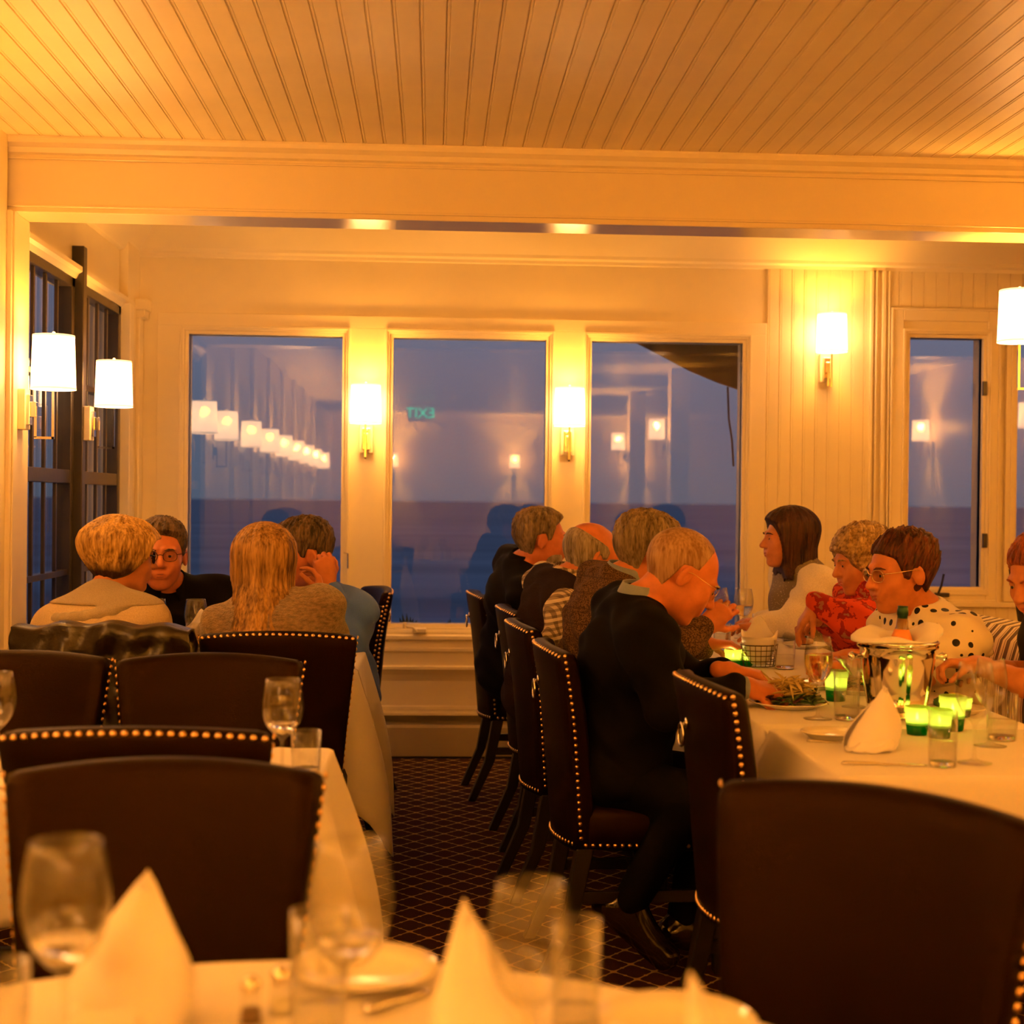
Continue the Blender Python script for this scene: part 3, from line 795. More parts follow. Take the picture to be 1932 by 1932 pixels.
    md = o.modifiers.new('thickness', 'SOLIDIFY'); md.thickness = .0025; md.offset = -1
    tag(o, label, 'tablecloth', group)
    return o
TZ = .753
# window table (left, far)
xa, xb = U(20, 1230, 5.22).x + .28, UZ(688, 1230, TZ).x
table(xa, xb, 4.62, 5.20, 'square dining table by the lattice windows, seating the four people at left', .75)
cloth(xa, xb, 4.62, 5.20, TZ, .40, 'white tablecloth on the window table where four people sit', 3, corner=.16, drops=(.26, .44, .26, .3))
# middle left table
q = UZ(628, 1411, TZ)
table(q.x - 1.0, q.x, 2.72, 3.17, 'dining table between the back to back chairs at left, with one wine glass in view', .75)
cloth(q.x - 1.0, q.x, 2.72, 3.17, TZ, .34, 'white tablecloth of the middle left table, behind the large near chair', 8, amp=.018, corner=.16, drops=(.26, .36, .26, .26))
# party table on the right: far part and near part
PX0, PX1_ = UZ(1405, 1350, TZ).x, 1.50
table(PX0, PX1_, 3.52, 6.25, 'long party table running to the windows at right', .75)
cloth(PX0, PX1_, 3.52, 6.25, TZ, .42, 'white tablecloth on the long party table under the salad plates', 5, corner=.10, drops=(.10, .26, .26, .26))
q1 = UZ(1462, 1384, TZ); q2 = UZ(1600, 1481, TZ)
table(q1.x + .0, 1.75, 2.84, 3.44, 'near right table with the green candle holders on it', .75)
cloth(q1.x + .0, 1.75, 2.84, 3.44, TZ + .002, .42, 'white tablecloth on the near right table behind the large dark chair', 12, corner=.12, drops=(.27, .27, .08, .30))
# foreground round table
FX, FY, FR = -.15, 1.02, .69
e_ = empty('dining_table', (FX, FY, 0), 0, 'round dining table nearest the camera along the bottom of the photo', 'table')
lathe_obj('tabletop', [(0, .72), (FR - .004, .72), (FR - .002, .744), (0, .744)], LEGW, e_, 60)
lathe_obj('pedestal', [(0, 0), (.26, 0), (.26, .012), (.05, .03), (.04, .07), (.04, .69), (.14, .718), (0, .718)], LEGW, e_, 30)
cloth(FX - FR, FX + FR, FY - FR, FY + FR, TZ, .35, 'white tablecloth of the round table nearest the camera', 2, rnd=FR, amp=.012)
# ================================================================== table ware
def wine_glass(px, py_rim, Y=None, base=None, h=.205, r=.042, label='', wine=None, group=None, z0=TZ):
    """placed by the pixel of its base centre (base) or by pixel column and depth"""
    p = UZ(base[0], base[1], z0) if base else U(px, 1000, Y)
    e_ = empty('wine_glass', (p.x, p.y, z0), 0, label, 'glass', group)
    k = h / .205; q = r / .042; hb = .088 * k
    out_ = [(0, 0), (.036, .0008), (.037, .002), (.014, .005), (.0045, .012), (.0038, .03 * k), (.0038, .075 * k), (.008, hb - .004), (.018 * q, hb + .004 * k), (.034 * q, hb + .024 * k), (.042 * q, hb + .052 * k), (.0405 * q, hb + .082 * k), (.034 * q, h)]
    in_ = [(.0332 * q, h), (.0396 * q, hb + .082 * k), (.0410 * q, hb + .052 * k), (.033 * q, hb + .0255 * k), (.017 * q, hb + .0065 * k), (0, hb + .0015)]
    def sm(P, lo, hi):
        R = [P[0]]
        for i in range(1, len(P)):
            a, b_ = P[i - 1], P[i]
            if lo <= i <= hi:
                c = P[i + 1] if i + 1 < len(P) else b_; z_ = P[i - 2]
                for t in (.33, .66):
                    f = lambda A, B, C, D: .5 * ((2 * B) + (-A + C) * t + (2 * A - 5 * B + 4 * C - D) * t * t + (-A + 3 * B - 3 * C + D) * t ** 3)
                    R.append((max(0, f(z_[0], a[0], b_[0], c[0])), f(z_[1], a[1], b_[1], c[1])))
            R.append(b_)
        return R
    lathe_obj('glass_bowl', sm(out_, 9, 12) + sm(in_, 2, 4), GLASS, e_, 36)
    if wine:
        zl = hb + (h - hb) * wine
        pr = [(0, hb + .002)] + [(a - .0006, b_) for a, b_ in sm(in_, 2, 4)[::-1] if hb + .002 < b_ < zl]
        pr.append((pr[-1][0], zl)); pr.append((0, zl))
        lathe_obj('wine' if wine > .3 else 'water', pr, WINE if wine > .3 else CLEARW, e_, 30)  # clear liquid added to low bowls so they refract a bright patch
    return e_
def tumbler(base, h=.105, r=.033, label='', water=.75, group=None, z0=TZ, taper=.92, Y=None):
    p = UZ(base[0], base[1], z0) if Y is None else U(base[0], 1000, Y)
    e_ = empty('tumbler', (p.x, p.y, z0), 0, label, 'glass', group)
    lathe_obj('glass_body', [(0, .0), (r * taper - .002, .0), (r * taper, .002), (r, h), (r - .0015, h), (r * taper - .0012, .012), (0, .012)], GLASS, e_, 32)
    lathe_obj('glass_base', [(0, .0005), (r * taper - .003, .0005), (r * taper - .0025, .0105), (0, .0112)], THICKG, e_, 32)
    if water: lathe_obj('water', [(0, .0125), (r * taper - .0018, .0125), (r * taper + (r - r * taper) * water - .0018, h * water), (0, h * water)], WATER, e_, 32)
    return e_
def plate(base, r, label, z0=TZ, group=None, cat='plate', deep=.014, name='plate'):
    p = UZ(base[0], base[1], z0)
    o = lathe_obj(name, [(0, .003), (r * .55, .003), (r * .60, .0), (r * .66, .0), (r * .72, .004), (r * .97, deep), (r, deep + .001), (r * .985, deep + .003), (r * .70, .008), (r * .62, .0055), (0, .0055)], CHINA, None, 48)
    o.location = (p.x, p.y, z0); tag(o, label, cat, group); return o
def knife(a, b_, label, z0=TZ, w_=.010, cat='knife', name='table_knife', group=None):
    A, B = UZ(a[0], a[1], z0), UZ(b_[0], b_[1], z0)
    d = (B - A); L_ = d.length; ang = math.atan2(d.y, d.x)
    bm = bmesh.new(); R = []
    for t, hw_, th in ((0, .003, .003), (.03, .0055, .006), (.2, .005, .006), (.42, .0035, .005), (.48, .006, .003), (.75, .008, .0025), (.93, .006, .002), (1, .001, .001)):
        R.append([bm.verts.new((t * L_, s * hw_ * w_ / .010, z)) for s, z in ((-1, .0005), (1, .0005), (1, th + .0005), (-1, th + .0005))])
    for i in range(len(R) - 1):
        for j in range(4): bm.faces.new((R[i][j], R[i][(j + 1) % 4], R[i + 1][(j + 1) % 4], R[i + 1][j]))
    bm.faces.new(R[0][::-1]); bm.faces.new(R[-1])
    o = build(name, bm, STEEL, None, True); o.location = (A.x, A.y, z0); o.rotation_euler = (0, 0, ang)
    tag(o, label, cat, group); return o
def napkin(base, h, w_, label, rz=0.0, lean=(0, 0), seed=1, z0=TZ, spread=1.0, group=None, open_=1.0):
    """a standing folded napkin: nested curved leaves rising to a point, resting on a folded pad"""
    rs = random.Random(seed); p = UZ(base[0], base[1], z0)
    V, Fc = [], []
    def sheet(r0, r1, a0, a1, hh, ox, oy, tip, curl):
        nu, nv = 16, 14; b0 = len(V)
        for j in range(nv + 1):
            v = j / nv
            for i in range(nu + 1):
                u = -1 + 2 * i / nu
                w2_ = (1 - v ** (tip + .4)) ** .72 * (.74 + .28 * math.sin(PI * v ** .8))
                a = (a0 + a1) / 2 + (a1 - a0) / 2 * u * (1 - .15 * v)
                rr = r0 * (1 - v) + r1 * v
                x = math.sin(a) * rr * w2_ + lean[0] * v + ox
                y = -math.cos(a) * rr * w2_ * .75 + lean[1] * v + oy + curl * v * v
                z = .004 + hh * v * (1 - .12 * u * u * (1 - v)) + .003 * math.sin(6 * u + seed)
                V.append((x, y, z))
        for j in range(nv):
            for i in range(nu):
                q = b0 + j * (nu + 1) + i; Fc.append((q, q + 1, q + nu + 2, q + nu + 1))
    W_ = w_ / 2
    sheet(W_, W_ * .55, -1.35, 1.35, h, 0, 0, 2.4, .01)
    sheet(W_ * .9, W_ * .5, 1.9, 4.4, h * .97, 0, .004, 2.0, -.01)
    sheet(W_ * 1.05 * spread, W_ * .35, -1.0, 1.6, h * .58, -.006, -.006, 1.3, -.012)
    sheet(W_ * 1.1 * spread, W_ * .3, -1.7, .3, h * .42, .004, -.010, 1.3, -.014)
    o = from_data('napkin', V, Fc, NAPK, None, True); o.location = (p.x, p.y, z0); o.rotation_euler = (0, 0, rz)
    md = o.modifiers.new('hem', 'SOLIDIFY'); md.thickness = .0022; md.offset = 0
    tag(o, label, 'napkin', group); return o

# ---- candle holders
WAX = mat('candle_wax', (.8, .9, .5), .5, emit=(.8, 1.0, .2), estr=.35)
FLAME = mat('candle_flame', (1, .9, .5), .5, emit=(1, .82, .35), estr=28)
def votive_mat(name, col, e_):
    m = thin_glass(name, 1.45, col, .03, .05)
    N = m.node_tree.nodes; L = m.node_tree.links
    o = N['Material Output']; mx = N['Mix Shader'] if 'Mix Shader' in N else None
    em = N.new('ShaderNodeBsdfTranslucent'); em.inputs[0].default_value = (*col, 1)
    df = N.new('ShaderNodeMixShader'); df.inputs[0].default_value = .55
    L.new(mx.outputs[0], df.inputs[1]); L.new(em.outputs[0], df.inputs[2]); L.new(df.outputs[0], o.inputs[0])
    return m
VG = votive_mat('green_votive_glass', (.72, .95, .42), 1)
VD = votive_mat('deep_green_votive_glass', (.02, .42, .10), 1)
def votive(base, r, h, label, z0=TZ, group='green glass candle holders', foot=True, mosaic=False):
    p = UZ(base[0], base[1], z0)
    e_ = empty('candle_holder', (p.x, p.y, z0), 0, label, 'candle holder', group)
    lathe_obj('glass_foot', [(0, 0), (r * .74, 0), (r * .78, .002), (r * .86, h * .36), (r * .84, h * .36), (r * .72, .010), (0, .010)], VD, e_, 28)
    lathe_obj('glass_cup', [(r * .862, h * .36), (r * .93, h * .78), (r, h * .80), (r, h * .985), (r * .98, h), (r * .93, h), (r * .90, h * .79), (r * .83, h * .37)], VG, e_, 28, close=True)
    lathe_obj('candle', [(0, .012), (r * .66, .012), (r * .68, h * .50), (r * .55, h * .52), (0, h * .50)], WAX, e_, 20)
    lathe_obj('flame', [(0, h * .52), (.0028, h * .56), (.0036, h * .60), (.0022, h * .70), (0, h * .80)], FLAME, e_, 12)
    ld = bpy.data.lights.new('candle_light', 'POINT'); ld.energy = .32; ld.color = (1, .62, .16); ld.shadow_soft_size = .006
    lo = bpy.data.objects.new('candle_light', ld); COL.objects.link(lo); lo.parent = e_; lo.location = (0, 0, h * .66)
    return e_

# ======== near right table
ZN = TZ + .002
votive((1730, 1386), .030, .068, 'green glass candle holder left of the tall water tumbler on the near right table', ZN)
votive((1772, 1392), .031, .068, 'green glass candle holder seen through the tall water tumbler', ZN)
votive((1797, 1378), .033, .085, 'tall green glass candle holder behind the water tumbler on the near right table', ZN)
votive((1815, 1352), .026, .050, 'small pale green candle holder beside the lemon wedge plate', ZN)
tumbler((1778, 1446), .118, .031, 'tall water tumbler nearest the camera on the near right table', .45, z0=ZN)
tumbler((1890, 1396), .108, .036, 'stocky tumbler of iced water by the red-haired woman', .45, z0=ZN)
wine_glass(0, 0, base=(1838, 1440), h=.215, r=.040, label='empty wine glass beside the tall water tumbler on the near right table', z0=ZN)
wine_glass(0, 0, base=(1868, 1408), h=.20, r=.036, label='empty wine glass in front of the red-haired woman', z0=ZN)
plate((1565, 1392), .068, 'small white bread plate beside the standing napkin on the near right table', ZN)
napkin((1637, 1415), .135, .155, 'standing folded napkin with a curled tip on the near right table', rz=.25, lean=(.045, 0), seed=3, z0=ZN)
o = napkin((1700, 1420), .012, .13, 'flat folded end of the napkin lying beside its standing point', rz=.1, lean=(.05, 0), seed=5, z0=ZN); bpy.data.objects.remove(o)
knife((1588, 1442), (1750, 1445), 'silver table knife lying in front of the standing napkin', ZN)
knife((1522, 1400), (1592, 1402), 'butter knife resting by the bread plate', ZN, .012)
# ======== party table
def ice_bucket(base, label):
    p = UZ(base[0], base[1], TZ)
    e_ = empty('ice_bucket', (p.x, p.y, TZ), 0, label, 'ice bucket')
    r, h = .104, .196
    lathe_obj('pail', [(0, .0), (r * .72, 0), (r * .74, .004), (r * .74, .012), (r * .70, .014), (r * .80, h * .35), (r * .92, h * .80), (r * .93, h * .9), (r * .985, h * .92), (r * 1.0, h * .945), (r * .985, h * .97), (r * 1.01, h * .985), (r * 1.02, h), (r * .99, h * 1.012), (r * .93, h * .99), (r * .88, h * .78), (r * .72, .02), (0, .018)], CHROME, e_, 64)
    for s in (-1, 1):
        bm = bmesh.new(); lathe(bm, [(0, 0), (.007, 0), (.006, .012), (.010, .018), (.012, .024), (.008, .032), (0, .034)], 16, Matrix.Translation((s * r * .93, 0, h * .80)) @ Matrix.Rotation(s * PI / 2, 4, 'Y'))
        build('knob_handle', bm, CHROME, e_, True)
    return e_, p, r, h
ib, ibp, ibr, ibh = ice_bucket((1692, 1352), 'polished steel ice bucket holding a bottle wrapped in a napkin')
BOT = mat('bronze_bottle_glass', (.16, .085, .035), .12, coat=.5); FOILM = mat('green_foil', (.01, .05, .03), .3, metal=.6); LAB = mat('orange_bottle_label', (.75, .28, .08), .5)
e_ = empty('champagne_bottle', (ibp.x + .004, ibp.y, TZ + .038), 0, 'sparkling wine bottle with dark green top standing in the ice bucket', 'bottle')
e_.rotation_euler = (0, math.radians(2), 0); e_.scale = (.80, .80, .80)
lathe_obj('bottle_body', [(0, 0), (.043, 0), (.043, .155), (.040, .185), (.030, .215), (.020, .245), (.0165, .275), (0, .275)], BOT, e_, 32)
lathe_obj('neck_foil', [(0, .27), (.0170, .27), (.0165, .280), (.0185, .284), (.0185, .298), (.0165, .303), (.0165, .312), (0, .313)], FOILM, e_, 24)
lathe_obj('bottle_label', [(.0437, .13), (.0437, .156), (.0408, .186), (.0310, .216), (.0230, .237), (.0215, .237), (.0295, .216), (.0395, .186), (.0425, .155), (.0425, .13)], LAB, e_, 32, close=True)
bm = bmesh.new()
n_ = 46
for rr, dz, ph in ((1.0, .0, 0),):
    R = []
    prof_ = [(.040, .002, .002), (.050, .018, .004), (.062, .020, .006), (.085, .028, .012), (.105, .026, .009), (.116, .016, .006), (.116, .006, .004), (.108, .004, .003), (.085, .004, .002), (.045, -.004, 0)]
    for r_, z_, am in prof_:
        lp = []
        for j in range(n_):
            a = 2 * PI * j / n_; w2 = 1 + .10 * math.sin(2 * a + .4) + .05 * math.sin(5 * a)
            if r_ > .09: r2 = r_ * w2
            else: r2 = r_
            lp.append(bm.verts.new((r2 * math.cos(a), r2 * math.sin(a) * .86, z_ * (1 - .75 * max(0, -math.sin(a))) + am * math.sin(3 * a + 1) + (.012 * max(0, math.cos(a)) if r_ > .05 else 0))))
        R.append(lp)
    for i in range(len(R)):
        A, B = R[i], R[(i + 1) % len(R)]
        for j in range(n_): bm.faces.new((A[j], A[(j + 1) % n_], B[(j + 1) % n_], B[j]))
o = build('bottle_napkin', bm, NAPK, None, True); o.location = (ibp.x, ibp.y, TZ + ibh - .002); tag(o, 'white napkin draped over the rim of the ice bucket around the bottle', 'napkin')
wine_glass(0, 0, base=(1543, 1357), h=.212, r=.036, wine=.62, label='wine glass of pale sparkling wine beside the large salad plate')
tumbler((1597, 1358), .125, .034, 'tall tumbler of iced water left of the ice bucket', .85)
votive((1577, 1322), .034, .085, 'glowing green mosaic candle holder behind the tall tumbler')
votive((1383, 1258), .030, .060, 'green mosaic candle holder in the middle of the party table')
votive((1408, 1256), .026, .052, 'pale candle holder right beside the mosaic one')
def cone_glass(base, label):
    p = UZ(base[0], base[1], TZ); e_ = empty('cocktail_glass', (p.x, p.y, TZ), 0, label, 'glass')
    lathe_obj('glass_bowl', [(0, 0), (.034, .001), (.034, .003), (.004, .010), (.0035, .075), (.056, .135), (.0548, .135), (0, .079)], GLASS, e_, 36); return e_
cone_glass((1612, 1335), 'wide cone shaped cocktail glass behind the tall tumbler')
tumbler((1480, 1262), .095, .036, 'water tumbler by the wire bread basket on the party table', .5)
tumbler((1362, 1226), .10, .034, 'water tumbler under the raised hand on the party table', .6)
tumbler((1434, 1196), .085, .033, 'far tumbler in front of the brunette woman', .8)
wine_glass(0, 0, base=(1402, 1205), h=.205, r=.040, wine=.42, label='wine glass half full of white wine in front of the brunette woman')
tumbler((1490, 1213), .07, .030, 'low tumbler between the bread basket and the curly-haired woman', .4)
def basket(base, label, w_=.14, d_=.10, h=.075, rz=.2, seed=1, s=1.0):
    p = UZ(base[0], base[1], TZ); e_ = empty('bread_basket', (p.x, p.y, TZ), rz, label, 'basket')
    bm = bmesh.new()
    for k_ in range(5):
        z = .004 + (h - .004) * k_ / 4; f = .86 + .14 * k_ / 4
        pts = [(math.cos(2 * PI * j / 28) ** 1 * w_ / 2 * f, math.sin(2 * PI * j / 28) * d_ / 2 * f, z) for j in range(28)]
        tube(bm, pts, .0014 if k_ < 4 else .0022, 6, closed=True)
    for j in range(20):
        a = 2 * PI * j / 20; tube(bm, [(math.cos(a) * w_ / 2 * .86, math.sin(a) * d_ / 2 * .86, .004), (math.cos(a) * w_ / 2, math.sin(a) * d_ / 2, h)], .0011, 5)
    build('wire_frame', bm, mat('basket_wire', (.10, .07, .05), .35, metal=.8), e_, True)
    rs = random.Random(seed); V, Fc = [], []
    nu, nv = 40, 8
    for j in range(nv + 1):
        v = j / nv
        for i in range(nu):
            a = 2 * PI * i / nu; pk = max(0, math.cos(a - .6 * seed)) ** 6 + .35 * max(0, math.cos(2 * a + 1.3)) ** 3
            f = .35 + .55 * min(1, v * 1.6) + (.25 * max(0, v - .6))
            V.append((math.cos(a) * w_ / 2 * f, math.sin(a) * d_ / 2 * f, .008 + (h + .02 + .065 * pk) * v ** 1.4))
    V.append((0, 0, .008)); c_ = len(V) - 1
    for j in range(nv):
        for i in range(nu): Fc.append((j * nu + i, j * nu + (i + 1) % nu, (j + 1) * nu + (i + 1) % nu, (j + 1) * nu + i))
    for i in range(nu): Fc.append((c_, (i + 1) % nu, i))
    o = from_data('napkin_liner', V, Fc, NAPK, e_, True); md = o.modifiers.new('t', 'SOLIDIFY'); md.thickness = .0015
    BR = mat('bread_crust', (.42, .20, .07), .7, bump=.3, bscale=80)
    for k_ in range(3):
        bm = bmesh.new(); bmesh.ops.create_uvsphere(bm, u_segments=16, v_segments=10, radius=1, matrix=Matrix.Translation(((k_ - 1) * w_ * .2, (k_ % 2) * .01, h * .7)) @ Matrix.Rotation(.5 * k_, 4, 'Z') @ Matrix.Diagonal((.032, .018, .020, 1)))
        build('bread_roll', bm, BR, e_, True)
    return e_
basket((1432, 1258), 'wire bread basket lined with a napkin on the party table', .13, .10, .075, .3, 2)
# salad plate, more plates
def salad(base, r, label, n=150, seed=1):
    p = UZ(base[0], base[1], TZ)
    pl = plate(base, r, 'white dinner plate under ' + label[1], name='dinner_plate')
    rs = random.Random(seed)
    G1 = mat('salad_leaf', (.05, .10, .015), .45); G2 = mat('salad_pale', (.62, .48, .18), .5); G3 = mat('salad_red', (.09, .02, .015), .4)
    bms = [bmesh.new() for _ in range(3)]
    for i in range(n):
        k_ = 0 if i % 3 else (1 if i % 2 else 2)
        if i > n * .6: k_ = 1
        a = rs.uniform(0, 2 * PI); q_ = rs.random() ** .6 * r * (.82 if k_ != 1 else .45); hh = .010 + .045 * (1 - (q_ / r) ** 1.4) * rs.random() + (.02 if k_ == 1 else 0)
        c = Vector((math.cos(a) * q_, math.sin(a) * q_, hh)); d = Vector((rs.uniform(-1, 1), rs.uniform(-1, 1), rs.uniform(-.3, .5))).normalized()
        l = rs.uniform(.018, .032) if k_ != 1 else rs.uniform(.03, .055); wd = .009 if k_ != 1 else .0032
        s_ = d.cross(Vector((0, 0, 1))).normalized() * wd; up = Vector((0, 0, .006))
        bm = bms[k_]; c.z = max(c.z, .012 + l * abs(d.z))
        P = [c - d * l, c - d * l * .4 + s_ + up, c + d * l * .4 + s_ * 1.1 + up, c + d * l, c + d * l * .4 - s_ + up * .3, c - d * l * .4 - s_ * 1.1]
        vs = [bm.verts.new(v) for v in P]; lo_ = [bm.verts.new(v - Vector((0, 0, .0018))) for v in P]
        bm.faces.new(vs); bm.faces.new(lo_[::-1])
        for j in range(6): bm.faces.new((vs[j], vs[(j + 1) % 6], lo_[(j + 1) % 6], lo_[j]))
    e_ = empty('salad', (p.x, p.y, TZ + .002), 0, label[0], 'food')
    build('leaves', bms[0], G1, e_, True); build('shredded_topping', bms[1], G2, e_, True); build('red_leaves', bms[2], G3, e_, True)
salad((1487, 1334), .105, ('heaped green salad with pale shredded topping in front of the balding man', 'the heaped salad of the balding man'), 190, 2)
salad((1620, 1308), .085, ('dark leafy salad partly hidden behind the ice bucket', 'the salad hidden behind the ice bucket'), 70, 6)
plate((1520, 1222), .09, 'white plate in front of the woman in the red shawl')
plate((1530, 1299), .075, 'small white plate behind the wine glass and candle holder')
BRD = mat('grilled_food', (.35, .13, .04), .6, bump=.4, bscale=90)
def lump(name, base, dims, m, label, cat, dz=.0, z0=TZ):
    p = UZ(base[0], base[1], z0); bm = bmesh.new()
    bmesh.ops.create_icosphere(bm, subdivisions=3, radius=1)
    for v in bm.verts:
        f = 1 + .12 * math.sin(7 * v.co.x + 3 * v.co.y) * math.sin(6 * v.co.z + 2 * v.co.x); v.co = Vector((v.co.x * f * dims[0], v.co.y * f * dims[1], (v.co.z * f + 1) * dims[2]))
    o = build(name, bm, m, None, True); o.location = (p.x, p.y, z0 + dz); tag(o, label, cat); return o
lump('grilled_fish', (1518, 1220), (.035, .022, .014), BRD, 'browned piece of food on the plate of the woman in the red shawl', 'food', .006)
LEM = mat('lemon_rind', (.70, .50, .06), .4); LIMEL = mat('lime_leaf', (.05, .12, .02), .4)
pl = plate((1805, 1345), .075, 'white plate with garnish behind the candle holders on the near right table', ZN)
lump('lemon_half', (1802, 1338), (.026, .022, .018), LEM, 'cut lemon beside green garnish on the plate behind the candle holders', 'lemon', .008, ZN)
lump('green_garnish', (1776, 1340), (.022, .016, .014), LIMEL, 'green leafy garnish left of the cut lemon', 'garnish', .008, ZN)
# ======== window table
wine_glass(295, 0, Y=4.98, h=.20, r=.040, wine=.18, label='wine glass with a little white wine in front of the short-haired woman', z0=TZ)
wine_glass(371, 0, Y=4.98, h=.20, r=.040, label='empty wine glass right of the basket napkin at the window table', z0=TZ)
wine_glass(367, 0, Y=4.72, h=.14, r=.030, label='short stemmed glass in front of the window table bread basket', z0=TZ)
_p = U(352, 1000, 4.86)
def _basket_px(Y, px):   # pixel of the table point at depth Y
    p = U(px, 1000, Y); v = Rm.to_3x3().transposed() @ (Vector((p.x, p.y, TZ)) - CAM); return (966 + F_PX * v.x / -v.z, 966 - F_PX * v.y / -v.z)
basket(_basket_px(4.86, 352), 'wire bread basket with a peaked napkin at the window table', .13, .10, .08, 0.2, 1)
tumbler((628, 0), .07, .034, 'low tumbler in front of the man in the blue sweater', .3, Y=5.0)
# ======== middle left table
wine_glass(0, 0, base=(532, 1468), h=.195, r=.041, wine=.22, label='wine glass standing on the middle left table behind the large near chair')
tumbler((577, 1458), .085, .031, 'tumbler right of the wine glass on the middle left table', 0)
wine_glass(0, 0, base=(-8, 1452), h=.195, r=.038, label='wine glass cut by the left edge of the photo on the middle left table')
plate((20, 1452), .05, 'small white saucer at the left edge on the middle left table')
# ======== foreground table (out of focus)
def fg(px, Y): p = U(px, 1000, Y); return _basket_px(Y, px)
wine_glass(130, 0, Y=1.40, h=.215, r=.042, wine=.22, label='large blurred wine glass at the left of the nearest table')
wine_glass(668, 0, Y=1.40, h=.215, r=.042, wine=.22, label='large blurred wine glass in the middle of the nearest table')
wine_glass(1008, 0, Y=1.30, h=.20, r=.038, label='blurred wine glass in front of the right napkin on the nearest table')
tumbler((12, 0), .105, .026, 'blurred tumbler at the lower left corner on the nearest table', .3, Y=1.38)
tumbler((610, 0), .135, .030, 'blurred tumbler half hidden behind the middle wine glass', .3, Y=1.44)
tumbler((1096, 0), .125, .026, 'blurred tumbler right of the right wine glass on the nearest table', .3, Y=1.44)
napkin(fg(258, 1.50), .152, .158, 'large blurred folded napkin standing beside the left wine glass', rz=-.1, lean=(.012, 0), seed=2)
napkin(fg(930, 1.36), .160, .130, 'blurred folded napkin with an upright point left of the right wine glass', rz=.2, lean=(-.022, 0), seed=6)
napkin(fg(1392, 1.18), .150, .085, 'blurred napkin tip at the bottom edge of the photo', rz=.3, lean=(-.035, 0), seed=9)
plate((688, 1846), .085, 'blurred white bread plate behind the middle wine glass on the nearest table')
plate((1275, 1950), .085, 'blurred white plate at the bottom edge of the nearest table')
knife((690, 1912), (812, 1866), 'blurred butter knife lying in front of the bread plate on the nearest table', .756, .012)
SH = mat('pepper_contents', (.16, .10, .06), .6); SLT = mat('salt_contents', (.8, .78, .7), .8)
for px, Y, m_, lb in ((482, 1.50, SH, 'small glass pepper shaker on the nearest table'), (538, 1.53, SLT, 'small glass salt shaker right of the pepper shaker')):
    p = U(px, 1000, Y); e_ = empty('spice_shaker', (p.x, p.y, TZ), 0, lb, 'shaker')
    lathe_obj('glass_jar', [(0, 0), (.012, 0), (.013, .002), (.010, .030), (.009, .034), (.0, .034)], GLASS, e_, 20)
    lathe_obj('contents', [(0, .002), (.011, .002), (.0095, .016), (0, .016)], m_, e_, 20)
    lathe_obj('metal_cap', [(.0095, .032), (.0105, .034), (.0105, .044), (.006, .049), (0, .050)], CHROME, e_, 20)
# ======== striped banquette at the right
m = bpy.data.materials.new('striped_fabric'); m.use_nodes = True; N, L, b = nodes_of(m)
t = N.new('ShaderNodeTexCoord'); s_ = N.new('ShaderNodeSeparateXYZ'); L.new(t.outputs['Object'], s_.inputs[0])
def Mt(op, a, c=None):
    n = N.new('ShaderNodeMath'); n.operation = op
    for i, q_ in enumerate((a, c)):
        if q_ is None: continue
        if isinstance(q_, (int, float)): n.inputs[i].default_value = q_
        else: L.new(q_, n.inputs[i])
    return n.outputs[0]
fr_ = Mt('FRACT', Mt('MULTIPLY', s_.outputs[1], 1 / .115))
band = lambda a, c: Mt('MULTIPLY', Mt('GREATER_THAN', fr_, a), Mt('LESS_THAN', fr_, c))
msk = Mt('ADD', Mt('ADD', band(.06, .30), band(.38, .42)), Mt('ADD', band(.56, .74), band(.80, .84)))
cm = N.new('ShaderNodeMix'); cm.data_type = 'RGBA'; L.new(msk, cm.inputs[0]); cm.inputs[6].default_value = (.82, .75, .58, 1); cm.inputs[7].default_value = (.14, .10, .075, 1)
L.new(cm.outputs[2], b.inputs['Base Color']); b.inputs['Roughness'].default_value = .8
e_ = empty('banquette', (0, 0, 0), 0, 'long banquette with a rounded striped back behind the women at the party table', 'banquette')
bm = bmesh.new(); R = []
zt0 = .885
for k_ in range(25):
    tt = k_ / 24; y = 5.42 - .90 * tt; xo = 2.00 + .06 * math.sin(tt * 1.6)
    pr = [(xo - .02, .40), (xo - .03, .60), (xo - .02, zt0 - .13), (xo + .0, zt0 - .06), (xo + .04, zt0 - .015), (xo + .10, zt0), (xo + .16, zt0 - .015), (xo + .19, zt0 - .06), (xo + .20, .12), (xo + .0, .12)]
    R.append([bm.verts.new((a_, y, z_)) for a_, z_ in pr])
for i in range(24):
    for j in range(10): bm.faces.new((R[i][j], R[i][(j + 1) % 10], R[i + 1][(j + 1) % 10], R[i + 1][j]))
bm.faces.new(R[0]); bm.faces.new(R[-1][::-1])
build('striped_back', bm, m, e_, True)
bm = bmesh.new(); bx(bm, 1.50, 1.985, 4.52, 5.42, .30, .455, .03); bx(bm, 1.50, 2.20, 3.72, 4.52, .30, .455, .03); build('seat_cushion', bm, m, e_)
bm = bmesh.new(); bx(bm, 1.54, 2.0, 4.5, 5.40, 0, .30, .004); bx(bm, 1.54, 2.18, 3.74, 4.5, 0, .30, .004); build('base', bm, TRIM, e_)
